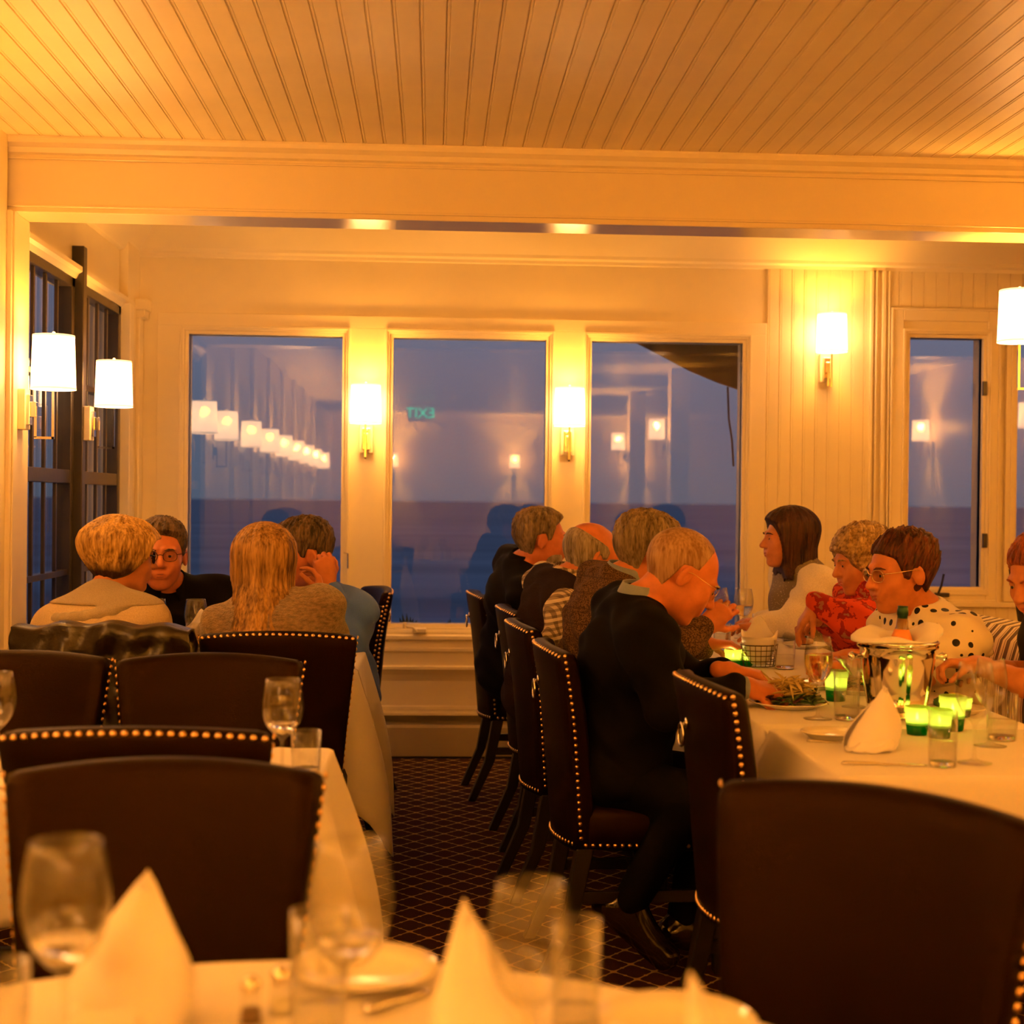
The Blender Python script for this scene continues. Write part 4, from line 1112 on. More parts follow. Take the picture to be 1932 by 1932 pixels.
# puffy jacket over the chair of the short-haired woman
PUFF = mat('puffer_nylon', (.010, .004, .003), .30, bump=.6, bscale=22, coat=.1)
ch = [o for o in bpy.data.objects if o.name.startswith('dining_chair') and 'puffy' in str(o.get('label', ''))][0]
V, Fc = [], []; nu, nv = 90, 60
for j in range(nv + 1):
    v = j / nv * 2 - 1      # -1 front .. +1 rear
    for i in range(nu + 1):
        u = -1 + 2 * i / nu
        hw, yf, yr = back_geo(1.0); hw += .022
        zt = ZT + .022 - .016 * u * u
        s_v = abs(v); arc = max(0, (s_v - .16) / .84)
        drop_ = (.10 if v < 0 else .50) * arc
        ym = (yf + yr) / 2 + .040 * u * u
        rad = .050 * min(1, s_v / .16) + .012 * math.sin(min(1, arc) * PI)
        quil = abs(math.sin((drop_ * 11 + .3 * math.sin(u * 3)) * PI)) ** .6 * .014 if s_v > .16 else .012
        fold = .008 * math.sin(u * 17 + 3 * math.sin(drop_ * 9)) + .006 * math.sin(u * 7 - drop_ * 20)
        y = ym + (-1 if v > 0 else 1) * (rad + quil + fold * min(1, s_v * 3))
        if v > 0: y -= -.055 * (1 - (1 - arc) ** 1.2) * .2
        x = u * (hw + .01 * math.sin(drop_ * 30)) * (1 - .22 * arc * (1 if v > 0 else .3))
        V.append((x, y, zt + quil * .9 * (1 - min(1, s_v / .3)) + .006 * math.sin(u * 11) - drop_))
for j in range(nv):
    for i in range(nu):
        q_ = j * (nu + 1) + i; Fc.append((q_, q_ + 1, q_ + nu + 2, q_ + nu + 1))
o = from_data('puffer_jacket', V, Fc, PUFF, None, True); o.location = ch.location; o.rotation_euler = ch.rotation_euler
md = o.modifiers.new('padding', 'SOLIDIFY'); md.thickness = .012; md.offset = 1
tag(o, 'dark quilted puffer jacket draped over the chair back of the short-haired woman', 'jacket')
# ================================================================== people: distance fields turned into meshes
class Field:
    def __init__(s, lo, hi, h):
        s.h = h; s.lo = np.array(lo, np.float32) - 3 * h; n = np.ceil((np.array(hi) + 3 * h - s.lo) / h).astype(int) + 1
        s.n = n; s.v = np.full(n, 1.0, np.float32)
        s.ax = [s.lo[i] + h * np.arange(n[i], dtype=np.float32) for i in range(3)]
    def block(s, lo, hi):
        sl = []
        for i in range(3):
            a = max(0, int((lo[i] - s.lo[i]) / s.h)); b = min(s.n[i], int((hi[i] - s.lo[i]) / s.h) + 2)
            if b <= a: return None, None
            sl.append(slice(a, b))
        X, Y, Z = np.meshgrid(s.ax[0][sl[0]], s.ax[1][sl[1]], s.ax[2][sl[2]], indexing='ij')
        return tuple(sl), (X, Y, Z)
    def add(s, fn, lo, hi, k=.01, op='u'):
        m = k + 3 * s.h
        sl, P = s.block(np.array(lo) - m, np.array(hi) + m)
        if sl is None: return
        d = fn(*P).astype(np.float32); a = s.v[sl]
        if op == 'u':
            h_ = np.clip(k - np.abs(a - d), 0, None) / k; s.v[sl] = np.minimum(a, d) - h_ * h_ * k * .25
        else:
            d = -d; h_ = np.clip(k - np.abs(a - d), 0, None) / k; s.v[sl] = np.maximum(a, d) + h_ * h_ * k * .25
    def cone(s, a, b, ra, rb, k=.01, op='u', q=None):
        a = np.array(a, np.float32); b = np.array(b, np.float32); ab = b - a; L2 = max(float(ab @ ab), 1e-9); R = max(ra, rb)
        def fn(X, Y, Z):
            t = np.clip(((X - a[0]) * ab[0] + (Y - a[1]) * ab[1] + (Z - a[2]) * ab[2]) / L2, 0, 1)
            return np.sqrt((X - a[0] - t * ab[0]) ** 2 + (Y - a[1] - t * ab[1]) ** 2 + (Z - a[2] - t * ab[2]) ** 2) - (ra + (rb - ra) * t)
        s.add(fn, np.minimum(a, b) - R, np.maximum(a, b) + R, k, op)
    def ell(s, c, r, R=None, k=.01, op='u'):
        c = np.array(c, np.float32); r = np.array(r, np.float32); R = np.eye(3, dtype=np.float32) if R is None else np.array(R, np.float32)
        M = float(r.max())
        def fn(X, Y, Z):
            x, y, z = X - c[0], Y - c[1], Z - c[2]
            q = [(R[0, i] * x + R[1, i] * y + R[2, i] * z) for i in range(3)]
            k0 = np.sqrt(sum((q[i] / r[i]) ** 2 for i in range(3))); k1 = np.sqrt(sum((q[i] / r[i] ** 2) ** 2 for i in range(3))) + 1e-6
            return k0 * (k0 - 1) / k1
        s.add(fn, c - M, c + M, k, op)
    def mesh(s):
        v = s.v; ins = v < 0
        c = [ins[i:ins.shape[0] - 1 + i, j:ins.shape[1] - 1 + j, k:ins.shape[2] - 1 + k] for i in (0, 1) for j in (0, 1) for k in (0, 1)]
        an = c[0].copy(); al = c[0].copy()
        for q in c[1:]: an |= q; al &= q
        act = an & ~al; ids = np.full(act.shape, -1, np.int32); I = np.argwhere(act); ids[act] = np.arange(len(I), dtype=np.int32)
        S = np.zeros((len(I), 3), np.float32); C = np.zeros(len(I), np.float32)
        cor = [(i, j, k) for i in (0, 1) for j in (0, 1) for k in (0, 1)]
        cv = {q: v[I[:, 0] + q[0], I[:, 1] + q[1], I[:, 2] + q[2]] for q in cor}
        for q in cor:
            for ax in range(3):
                if q[ax]: continue
                w_ = list(q); w_[ax] = 1; w_ = tuple(w_); a, b = cv[q], cv[w_]; m = (a < 0) != (b < 0)
                t = np.where(m, a / np.where(np.abs(a - b) < 1e-9, 1, a - b), 0)
                P = np.zeros((len(I), 3), np.float32)
                for i in range(3): P[:, i] = q[i] + (t if i == ax else 0)
                S += P * m[:, None]; C += m
        V = (I + S / np.maximum(C, 1)[:, None]) * s.h + s.lo
        F = []
        for ax in range(3):
            b_, c_ = (ax + 1) % 3, (ax + 2) % 3
            sA = [slice(None)] * 3; sB = [slice(None)] * 3; sA[ax] = slice(0, -1); sB[ax] = slice(1, None)
            A, B = ins[tuple(sA)], ins[tuple(sB)]; E = np.argwhere(A != B)
            E = E[(E[:, b_] > 0) & (E[:, c_] > 0) & (E[:, b_] < ids.shape[b_]) & (E[:, c_] < ids.shape[c_])]
            if not len(E): continue
            q = []
            for db, dc in ((-1, -1), (0, -1), (0, 0), (-1, 0)):
                e = E.copy(); e[:, b_] += db; e[:, c_] += dc; q.append(ids[e[:, 0], e[:, 1], e[:, 2]])
            q = np.stack(q, 1); fl = ~A[E[:, 0], E[:, 1], E[:, 2]]; q[fl] = q[fl][:, ::-1]; F.append(q)
        return V, np.concatenate(F)
def np_obj(name, V, F, m, parent=None, origin=None):
    me = bpy.data.meshes.new(name)
    if origin is not None: V = V - np.array(origin, np.float32)
    me.vertices.add(len(V)); me.vertices.foreach_set('co', V.astype(np.float32).ravel())
    me.loops.add(F.size); me.loops.foreach_set('vertex_index', F.astype(np.int32).ravel())
    me.polygons.add(len(F)); me.polygons.foreach_set('loop_start', np.arange(0, F.size, 4, dtype=np.int32))
    me.polygons.foreach_set('loop_total', np.full(len(F), 4, np.int32)); me.update(calc_edges=True); me.validate()
    return link(name, me, m, parent, True)
def A3(v): return np.array((v[0], v[1], v[2]), np.float32)
def nz(v): v = np.array(v, np.float32); return v / (np.linalg.norm(v) + 1e-9)

HAIRLINES = {   # lower limit of hair height as a function of depth (front +), optional upper limit
    'short': ([-.12, -.06, -.038, -.024, .010, .020, .034, .052, .078, .10], [-.075, -.068, -.055, .022, .030, .002, .006, .055, .083, .10]),
    'recede': ([-.12, -.06, -.02, 0, .018, .032, .042, .062, .10], [-.075, -.068, -.050, .012, .0, .006, .060, .105, .14]),
    'crop': ([-.12, -.06, -.038, -.024, .010, .018, .030, .045, .10], [-.080, -.070, -.055, .022, .030, .032, .085, .125, .16]),
    'bob': ([-.14, -.08, -.03, .02, .045, .065, .082, .10, .12], [-.085, -.085, -.070, -.045, -.02, .0, .050, .062, .065]),
    'pixie': ([-.14, -.06, -.040, -.024, .010, .020, .036, .052, .086, .11], [-.085, -.078, -.060, .010, .020, -.012, -.004, .052, .076, .088]),
    'long': ([-.16, -.06, .0, .03, .045, .060, .080, .095, .12], [-.30, -.30, -.20, -.12, -.05, .02, .070, .085, .10]),
}
def vnoise(a, f, s=0.0):
    return (math.sin(0) + np.sin(a * f + s) + .6 * np.sin(a * f * 2.31 + 1.7 + s) + .35 * np.sin(a * f * 4.7 + .4 + s)) / 1.95
SKINS, HAIRS = {}, {}
def skin(col):
    k_ = 'skin_%d' % (len(SKINS) + 1) if col not in SKINS else None
    if k_: SKINS[col] = mat(k_, tuple(q * w_ for q, w_ in zip(col, (.76, .66, .60))), .46, sss=.03, noise=.14, nscale=26, bump=.06, bscale=180, spec=.4)
    return SKINS[col]
def hairm(c1, c2, curly=False, nape=None):
    if (c1, c2) in HAIRS: return HAIRS[(c1, c2)]
    m = bpy.data.materials.new('hair_%d' % (len(HAIRS) + 1)); m.use_nodes = True; N, L, b = nodes_of(m)
    t = N.new('ShaderNodeTexCoord'); mp = N.new('ShaderNodeMapping'); L.new(t.outputs['Object'], mp.inputs[0])
    mp.inputs['Scale'].default_value = (1, 1, .12) if not curly else (1, 1, 1)
    n = N.new('ShaderNodeTexNoise'); n.inputs['Scale'].default_value = 150 if not curly else 90; n.inputs['Detail'].default_value = 3; L.new(mp.outputs[0], n.inputs['Vector'])
    n2 = N.new('ShaderNodeTexNoise'); n2.inputs['Scale'].default_value = 32; L.new(mp.outputs[0], n2.inputs['Vector'])
    av = N.new('ShaderNodeMath'); av.operation = 'ADD'; L.new(n.outputs[0], av.inputs[0]); L.new(n2.outputs[0], av.inputs[1])
    r = N.new('ShaderNodeValToRGB'); L.new(av.outputs[0], r.inputs[0]); r.color_ramp.elements[0].position = .0; r.color_ramp.elements[1].position = 1.0
    mr = N.new('ShaderNodeMapRange'); mr.inputs['From Min'].default_value = .75; mr.inputs['From Max'].default_value = 1.25; L.new(av.outputs[0], mr.inputs[0]); L.new(mr.outputs[0], r.inputs[0])
    r.color_ramp.elements[0].color = (*[q * .42 for q in c1], 1); r.color_ramp.elements[1].color = (*[q * .72 for q in c2], 1); L.new(r.outputs[0], b.inputs['Base Color'])
    if nape is not None:      # two-tone cut: dark brown hair under the blonde layer
        sz = N.new('ShaderNodeSeparateXYZ'); L.new(t.outputs['Object'], sz.inputs[0]); q = N.new('ShaderNodeMath'); q.operation = 'MULTIPLY_ADD'; q.inputs[1].default_value = .05; L.new(n2.outputs[0], q.inputs[0]); L.new(sz.outputs[2], q.inputs[2])
        rr = N.new('ShaderNodeMapRange'); rr.inputs['From Min'].default_value = nape; rr.inputs['From Max'].default_value = nape + .035; L.new(q.outputs[0], rr.inputs[0])
        mx = N.new('ShaderNodeMix'); mx.data_type = 'RGBA'; L.new(rr.outputs[0], mx.inputs[0]); mx.inputs[6].default_value = (.030, .010, .004, 1); L.new(r.outputs[0], mx.inputs[7]); L.new(mx.outputs[2], b.inputs['Base Color'])
    b.inputs['Roughness'].default_value = .50; b.inputs['Specular IOR Level'].default_value = .28; bp = N.new('ShaderNodeBump'); bp.inputs['Strength'].default_value = .55; bp.inputs['Distance'].default_value = .006
    L.new(n.outputs[0], bp.inputs['Height']); L.new(bp.outputs[0], b.inputs['Normal']); HAIRS[(c1, c2)] = m; return m
EYEW = mat('eye_white', (.50, .40, .32), .25); IRIS = mat('eye_iris', (.035, .025, .02), .12)
LIPM = mat('lips', (.45, .09, .05), .4); LIPN = mat('natural_lips', (.40, .13, .07), .5); BLACKP = mat('black_glasses', (.01, .008, .007), .2); GOLDW = mat('gold_wire', (.85, .62, .32), .2, metal=1)
DARKW = mat('dark_wire', (.05, .04, .035), .25, metal=.7); LENS = thin_glass('lens', 1.4, (.95, .95, .95), .02)

def hand(F, w_, d, n, side, curl=.5, spread=.1, s=1.0, thumb=.5):
    """wrist point, pointing direction, palm normal, side = +1/-1 for which way the thumb lies along d x n"""
    d = nz(d); n = nz(n - d * float(np.dot(n, d))); l = np.cross(d, n) * side
    w_ = A3(w_)
    F.cone(w_ - d * .03 * s, w_ + d * .012 * s, .026 * s, .024 * s, .012)
    lens = (.074, .082, .076, .060); offs = (.028, .009, -.010, -.028); base = (.085, .089, .085, .077)
    for i in range(4):
        m = w_ + d * base[i] * s + l * offs[i] * s
        F.cone(w_ + d * .012 * s + l * offs[i] * .55 * s, m, .015 * s, .0115 * s, .014)
    F.cone(w_ + d * .02 * s + l * .022 * s + n * .008 * s, w_ + d * .055 * s + l * .026 * s + n * .006 * s, .017 * s, .012 * s, .012)
    for i in range(4):
        p = w_ + d * base[i] * s + l * offs[i] * s; L_ = lens[i] * s; r = (.0092, .0092, .0088, .0078)[i] * s
        ang = curl * (1 + .06 * i) * .8; sp_ = spread * (1.5 - i)
        for j, fr in enumerate((.45, .31, .24)):
            dd = nz((d * math.cos(ang) + n * math.sin(ang)) + l * sp_ * .35)
            q = p + dd * L_ * fr; F.cone(p, q, r * (1 - .08 * j), r * (.92 - .09 * j), .004); p = q; ang += curl * (1.15 if j == 0 else .8)
    p = w_ + d * .028 * s + l * .026 * s + n * .004
    a = nz(d * .62 + l * .62 + n * (.25 + .5 * thumb))
    for j, (L_, r) in enumerate(((.040, .0125), (.032, .0105), (.026, .0092))):
        q = p + a * L_ * s; F.cone(p, q, r * s, r * .9 * s, .006); p = q; a = nz(a - l * .32 * thumb + d * .15 + n * .18 * thumb)

def person(label, head, hs, yaw, pitch, roll, neck, hip, byaw, sw=.185, girth=1.0, arms=(), skinc=(.68, .29, .13),
           hair='short', hcol=((.10, .06, .03), (.2, .13, .07)), female=False, tops=(), collar=None, glasses=None, brow=None,
           legs=None, trousers=None, beard=None, lips=False, lean_sh=0.0, extra=None, hh=.0046, trous_m=None, mouth=True, shdrop=(0, 0)):
    H, Nk, Hp = A3(head), A3(neck), A3(hip)
    Rh = np.array((Matrix.Rotation(-math.radians(yaw), 3, 'Z') @ Matrix.Rotation(-math.radians(pitch), 3, 'X') @ Matrix.Rotation(math.radians(roll), 3, 'Y')), np.float32)
    hp = lambda x, y, z: H + Rh @ (np.array((x, y, z), np.float32) * hs)
    ya = math.radians(byaw); fw = np.array((math.sin(ya), math.cos(ya), 0), np.float32); up = nz(Nk - Hp); rt = nz(np.cross(fw, up)); fw = nz(np.cross(up, rt))
    RB = np.stack([rt, fw, up], 1); TL = float(np.linalg.norm(Nk - Hp))
    shc = Nk - up * .055 + fw * lean_sh; SH = {1: shc + rt * sw - up * shdrop[0], -1: shc - rt * sw - up * shdrop[1]}
    arms_ = []
    for a in arms:
        a = dict(a); a['e'], a['w'] = A3(a['e']), A3(a['w']); arms_.append(a)
    pts = [H, Nk, Hp, SH[1], SH[-1]] + [a['e'] for a in arms_] + [a['w'] + nz(a['d']) * .16 for a in arms_] + [a['w'] for a in arms_]
    lo = np.min([p for p in pts], 0) - .20; hi = np.max([p for p in pts], 0) + .20
    F = Field(lo, hi, hh)
    # ---- torso and arms under the clothes
    F.ell(Hp + up * .03, (.15 * girth, .11, .11), RB, .04)
    F.ell(Hp + up * TL * .45, (.13 * girth, .10 * girth, .16), RB, .05)
    F.ell(Hp + up * TL * .74, (.14 * girth, .105 * girth, .14), RB, .05)
    F.cone(SH[1] - rt * .02, SH[-1] + rt * .02, .048, .048, .04)
    for sd in (1, -1): F.cone(Nk + up * .01, SH[sd], .045, .042, .04)
    jb = hp(0, -.025, -.055)
    F.cone(Nk - up * .03, jb, .058 if not female else .048, .054 * hs if not female else .046 * hs, .03)
    for a in arms_:
        F.cone(SH[a['s']], a['e'], .042, .036, .03); F.cone(a['e'], a['w'], .038, .025, .02)
        hand(F, a['w'], A3(a['d']), A3(a['n']), a.get('t', 1), a.get('curl', .5), a.get('spread', .1), a.get('hs', 1.0) * (1.0 if not female else .92), a.get('thumb', .5))
    # ---- head
    E = lambda c, r, k=.012, op='u', R=None: F.ell(hp(*c), tuple(q * hs for q in r), Rh if R is None else Rh @ R, k * hs, op)
    K = lambda a, b, ra, rb, k=.008, op='u': F.cone(hp(*a), hp(*b), ra * hs, rb * hs, k * hs, op)
    jw = 1.0 if not female else .93
    E((0, -.014, .034), (.077, .099, .086), .01)
    E((0, .028, -.012), (.066 * jw, .070, .085), .02)
    E((0, .030, -.052), (.058 * jw, .062, .052), .02)
    E((0, .060, -.088), (.032 * jw, .026, .022), .022)
    for s in (1, -1):
        E((s * .038, .062, -.022), (.026, .026, .026), .02)
        E((s * .030, .095, .012), (.0165, .013, .0115), .010, 's')
        K((s * .012, .092, .030), (s * .046, .076, .027), .0085, .007, .012)
        E((s * .0305, .0805, .0150), (.0155, .0135, .0095), .004)
        E((s * .0305, .0795, .0030), (.0145, .0125, .0070), .004)
        E((s * .0125, .098, -.026), (.0085, .010, .0075), .006)
        Re = np.array(Matrix.Rotation(s * .35, 3, 'Z') @ Matrix.Rotation(-.12, 3, 'X'), np.float32)
        E((s * .0775, -.006, -.002), (.0075, .0185, .032), .004, 'u', Re)
        E((s * .0845, .000, .004), (.0060, .0095, .017), .004, 's', Re)
        K((s * .030, .088, -.040), (s * .018, .094, -.056), .006, .006, .016)
    K((0, .088, .020), (0, .113, -.020), .0082, .0115, .010); E((0, .112, -.022), (.0105, .0105, .0090), .006)
    E((0, .091, -.050), (.024, .012, .0068), .006); E((0, .089, -.062), (.021, .012, .0078), .006)
    if not mouth: pass
    E((0, .106, -.0562), (.023, .010, .0016), .003, 's')
    E((0, .078, -.092), (.016, .012, .012), .014)
    V, Fc = F.mesh()
    base = (float(Hp[0]), float(Hp[1]), float(Hp[2]))
    body = np_obj('person', V, Fc, skin(skinc), None, base); body.location = base
    tag(body, label, 'person')
    org = base
    # ---- hair
    if hair:
        kind = hair; ys, zs = HAIRLINES[kind if kind in HAIRLINES else {'curly': 'bob', 'shoulder': 'long', 'fringe': 'recede'}[kind]]
        rad = .155 * hs; ext = {'long': .34, 'shoulder': .27}.get(kind, .16)
        G = Field(H - rad - .02 - np.array((0, 0, ext - .10)), H + rad + .02, .0035)
        def hf(X, Y, Z):
            x, y, z = (X - H[0]) / hs, (Y - H[1]) / hs, (Z - H[2]) / hs
            lx = Rh[0, 0] * x + Rh[1, 0] * y + Rh[2, 0] * z; ly = Rh[0, 1] * x + Rh[1, 1] * y + Rh[2, 1] * z; lz = Rh[0, 2] * x + Rh[1, 2] * y + Rh[2, 2] * z
            def el(cx, cy, cz, a, b, c):
                q0, q1, q2 = (lx - cx), (ly - cy), (lz - cz); k0 = np.sqrt((q0 / a) ** 2 + (q1 / b) ** 2 + (q2 / c) ** 2); k1 = np.sqrt((q0 / a ** 2) ** 2 + (q1 / b ** 2) ** 2 + (q2 / c ** 2) ** 2) + 1e-6
                return k0 * (k0 - 1) / k1
            d = el(0, -.014, .034, .077, .099, .086)
            d2 = el(0, .010, -.020, .070, .082, .085)
            h_ = np.clip(.02 - np.abs(d - d2), 0, None) / .02; d = np.minimum(d, d2) - h_ * h_ * .005
            th = np.arctan2(lx, ly)
            zl = np.interp(ly, ys, zs) + (.010 if not female else 0) * np.clip((np.abs(lx) - .02) / .04, 0, 1) * (ly > .05)
            m = np.clip((lz - zl) / .007, -1, 1)
            if kind in ('short', 'recede'):
                t = .0055 + .014 * np.clip((lz - .03) / .08, 0, 1) + .0035 * vnoise(th + lz * 3, 18) * np.clip((lz + .02) / .06, .3, 1) + .003 * vnoise(ly * 1.4 + lx + lz, 110) * np.clip((lz) / .05, .2, 1)
                if kind == 'short': t = t + .006 * np.clip(ly / .08, 0, 1) * (lz > .06)
            elif kind == 'crop':
                t = .0022 + .0018 * vnoise(th, 30) * .3
            elif kind == 'fringe':
                up_ = np.interp(ly, [-.12, -.09, -.04, .02, .04], [.085, .080, .065, .050, .03])
                t = .0065 + .002 * vnoise(th, 25); m = np.minimum(m, np.clip((up_ - lz) / .012, -1, 1))
            elif kind == 'bob':
                tilt = lz * 9
                t = .018 + .016 * np.clip((lz + .02) / .07, 0, 1) * np.clip(1 - (lz - .08) / .05, .3, 1) + .0035 * vnoise(th + lz * 2.5, 14) - .010 * np.clip((-.04 - lz) / .05, 0, 1)
                t = t + .012 * np.clip((ly - .03) / .05, 0, 1) * (lz > 0)
            elif kind == 'pixie':
                t = .007 + .012 * np.clip((lz - .03) / .06, 0, 1) * np.clip(1 - (ly - .02) / .09, .35, 1) + .003 * vnoise(th + lz * 4, 20) + .0045 * vnoise(ly * 1.3 + lx + lz, 120)
            elif kind == 'curly':
                t = .022 + .008 * vnoise(lx + .4 * lz, 170) * vnoise(lz + .3 * ly, 190, 1.) + .007 * vnoise(ly + lz * .6, 150, 2.) + .006 * np.clip(lz / .08, 0, 1)
            else:
                t = .020 + .008 * np.clip((lz - .02) / .06, 0, 1) + .003 * vnoise(th, 16) + (.004 * np.clip((ly - .05) / .03, 0, 1))
            tt = np.where(m > 0, t * np.clip(m, 0, 1) ** .5, -.004 + .012 * m * 0 + m * .006)
            r_ = d - tt
            if kind in ('long', 'shoulder'):
                Ln = (-.215 if kind == 'long' else -.150)
                # curtain: vertical sheet around the back and sides of the head, in world space below the ears
                yc = ly + .030; rx = .088 + .10 * np.clip((-.05 - lz), 0, .3) * (2.0 if kind == 'long' else .35); ry = .085 + .05 * np.clip((-.05 - lz), 0, .3)
                fl = (.035 * np.clip((-.09 - lz) / .06, 0, 1) ** 2 if kind == 'shoulder' else 0)
                if kind == 'long': yc = yc + .22 * np.clip(-.06 - lz, 0, .3)
                rr = np.sqrt((lx / (rx + fl)) ** 2 + (yc / (ry + fl)) ** 2 + 1e-6); dd = (rr - 1) * .08
                dd = dd + .004 * vnoise(th, 15 if kind == 'long' else 11) + .002 * vnoise(th, 38)
                shell = np.abs(dd + .012) - .015
                end = Ln + .022 * vnoise(th, 7) ; fz = np.maximum(lz - .03, end - lz)
                front = ly - (.045 if kind == 'shoulder' else .035) - .02 * vnoise(lz, 8) * .3
                sh = np.maximum(np.maximum(shell if kind == 'long' else shell, fz), front)
                h2 = np.clip(.015 - np.abs(r_ - sh), 0, None) / .015; r_ = np.minimum(r_, sh) - h2 * h2 * .015 * .25
            return r_ * hs
        G.add(hf, G.lo, G.lo + G.n * G.h, .001)
        V, Fc = G.mesh(); np_obj('hair', V, Fc, hairm(*hcol, curly=(kind == 'curly'), nape=(float(H[2] - Hp[2]) - .015) if kind == 'bob' else None), body, org)
    if beard:
        G = Field(H - .14, H + .14, .0035)
        for c, r in (((0, .062, -.088), (.036, .030, .026)), ((.035, .045, -.065), (.026, .038, .030)), ((-.035, .045, -.065), (.026, .038, .030)), ((0, .094, -.043), (.028, .010, .007))):
            G.ell(hp(*c), tuple((q + .002) * hs for q in r), Rh, .012)
        G.ell(hp(0, .112, -.056), tuple(q * hs for q in (.020, .022, .010)), Rh, .004, 's')
        V, Fc = G.mesh(); np_obj('beard', V, Fc, hairm(*beard), body, org)
    # ---- face parts
    HM = Matrix.Translation(Vector(H.tolist()) - Vector(org)) @ Matrix([[float(Rh[i, j]) for j in range(3)] for i in range(3)]).to_4x4() @ Matrix.Scale(hs, 4)
    for s in (1, -1):
        bm = bmesh.new(); bmesh.ops.create_uvsphere(bm, u_segments=14, v_segments=10, radius=.0112, matrix=HM @ Matrix.Translation((s * .0305, .0815, .0090)))
        ey = build('eye', bm, EYEW, body, True)
        bm = bmesh.new(); lathe(bm, [(.0052, 0), (.004, .0014), (0, .0018)], 14, HM @ Matrix.Translation((s * .0305, .0920, .0078)) @ Matrix.Rotation(-PI / 2 + .25, 4, 'X')); build('iris', bm, IRIS, ey, True)
        bm = bmesh.new(); tube(bm, [HM @ Vector(q) for q in ((s * .014, .1005, .026), (s * .026, .100, .031), (s * .040, .092, .030), (s * .048, .082, .025))], [.002 * hs, .0034 * hs, .003 * hs, .0012 * hs], 6)
        build('eyebrow', bm, hairm(*(brow or hcol)), body, True)
    if True:
        bm = bmesh.new()
        for c, r in (((0, .0945, -.0508), (.019, .0095, .0042)), ((0, .0935, -.0610), (.016, .0095, .0048))):
            bmesh.ops.create_uvsphere(bm, u_segments=16, v_segments=10, radius=1, matrix=HM @ Matrix.Translation(c) @ Matrix.Diagonal((*r, 1)))
        build('lips', bm, LIPM if lips else LIPN, body, True)
    if glasses:
        gm, rr, wr, sq = glasses; g_ = None
        bm = bmesh.new()
        for s in (1, -1):
            pts = []
            for j in range(20):
                a = 2 * PI * j / 20; ca, sa = math.cos(a), math.sin(a)
                ca = math.copysign(abs(ca) ** sq, ca); sa = math.copysign(abs(sa) ** sq, sa)
                pts.append(HM @ Vector((s * .032 + ca * rr * 1.12, .108 - abs(s * .032 + ca * rr) * .22, .008 + sa * rr * .86)))
            tube(bm, pts, wr * hs, 6, closed=True)
            tube(bm, [HM @ Vector(q) for q in ((s * (.032 + rr * 1.1), .098, .014), (s * .078, .080, .016), (s * .083, .01, .016), (s * .082, -.008, .012), (s * .079, -.022, -.006))], wr * hs, 6)
        tube(bm, [HM @ Vector(q) for q in ((-.010, .106, .012), (0, .109, .014), (.010, .106, .012))], wr * hs, 6)
        g_ = build('glasses', bm, gm, body, True)
        bm = bmesh.new()
        for s in (1, -1):
            c = [HM @ Vector((s * .032 + math.cos(2 * PI * j / 20) * rr * 1.08, .1078 - abs(s * .032 + math.cos(2 * PI * j / 20) * rr) * .22, .008 + math.sin(2 * PI * j / 20) * rr * .82)) for j in range(20)]
            d_ = HM.to_3x3() @ Vector((0, -.001, 0)); A = [bm.verts.new(q) for q in c]; B = [bm.verts.new(q + d_) for q in c]
            bm.faces.new(A); bm.faces.new(B[::-1])
            for j in range(20): bm.faces.new((A[j], A[(j + 1) % 20], B[(j + 1) % 20], B[j]))
        build('lenses', bm, LENS, g_)
    # ---- garments
    for tp in tops:
        m_, inf, nm = tp['m'], tp.get('inf', .012), tp['name']
        slv = tp.get('sleeve', 1.0); hem = tp.get('hem', 0.0)
        G = Field(lo, hi, .0055)
        G.ell(Hp + up * .02, ((.165 * girth + inf), .125 * girth + inf, .13), RB, .05)
        G.ell(Hp + up * TL * .30 + fw * .01, (.152 * girth + inf, .122 * girth + inf, .16), RB, .06)
        G.ell(Hp + up * TL * .70 + fw * .005, (.158 * girth + inf, .120 * girth + inf, .155), RB, .06)
        if female: G.ell(Hp + up * TL * .66 + fw * .055 + rt * .06, (.065, .06, .06), RB, .05); G.ell(Hp + up * TL * .66 + fw * .055 - rt * .06, (.065, .06, .06), RB, .05)
        sx = tp.get('shw', 0)
        G.cone(SH[1] - rt * (.02 - sx), SH[-1] + rt * (.02 - sx), .056 + inf, .056 + inf, .05)
        for sd in (1, -1): G.cone(Nk + up * tp.get('neckup', -.005), SH[sd] + rt * sd * sx, .048 + inf * .6, .048 + inf, .05)
        if slv > 0:
            for a in arms_:
                S_, E_, W_ = SH[a['s']], a['e'], a['w']
                sr = tp.get('sr', 0); r1, r2, r3 = .052 + inf + sr, .044 + inf + sr, .032 + inf * .7 + sr
                if slv <= .5:
                    G.cone(S_, S_ + (E_ - S_) * slv * 2, r1, r2 + .004, .04)
                else:
                    G.cone(S_, E_, r1, r2, .04); q = E_ + (W_ - E_) * (slv - .5) * 2 * .93; G.cone(E_, q, r2, r3, .03)
        # soft folds
        if tp.get('fold', 1):
            ph = random.random() * 6; am = .0035 * tp.get('fold', 1)
            X, Y, Z = G.ax[0][:, None, None], G.ax[1][None, :, None], G.ax[2][None, None, :]
            G.v += (am * (np.sin(X * 38 + Z * 55 + 2 * np.sin(Y * 21 + ph)) + .7 * np.sin(Y * 47 - Z * 38 + 2 * np.sin(X * 17 + ph)))).astype(np.float32)
        if hem:   # cut away below a height
            G.add(lambda X, Y, Z: (Z - (Hp[2] + hem)), G.lo, (G.lo + G.n * G.h), .01, 's')
        # neck hole
        G.cone(Nk + up * .03 + fw * .02, Nk + up * .14 + fw * .03, .052, .07, .015, 's')
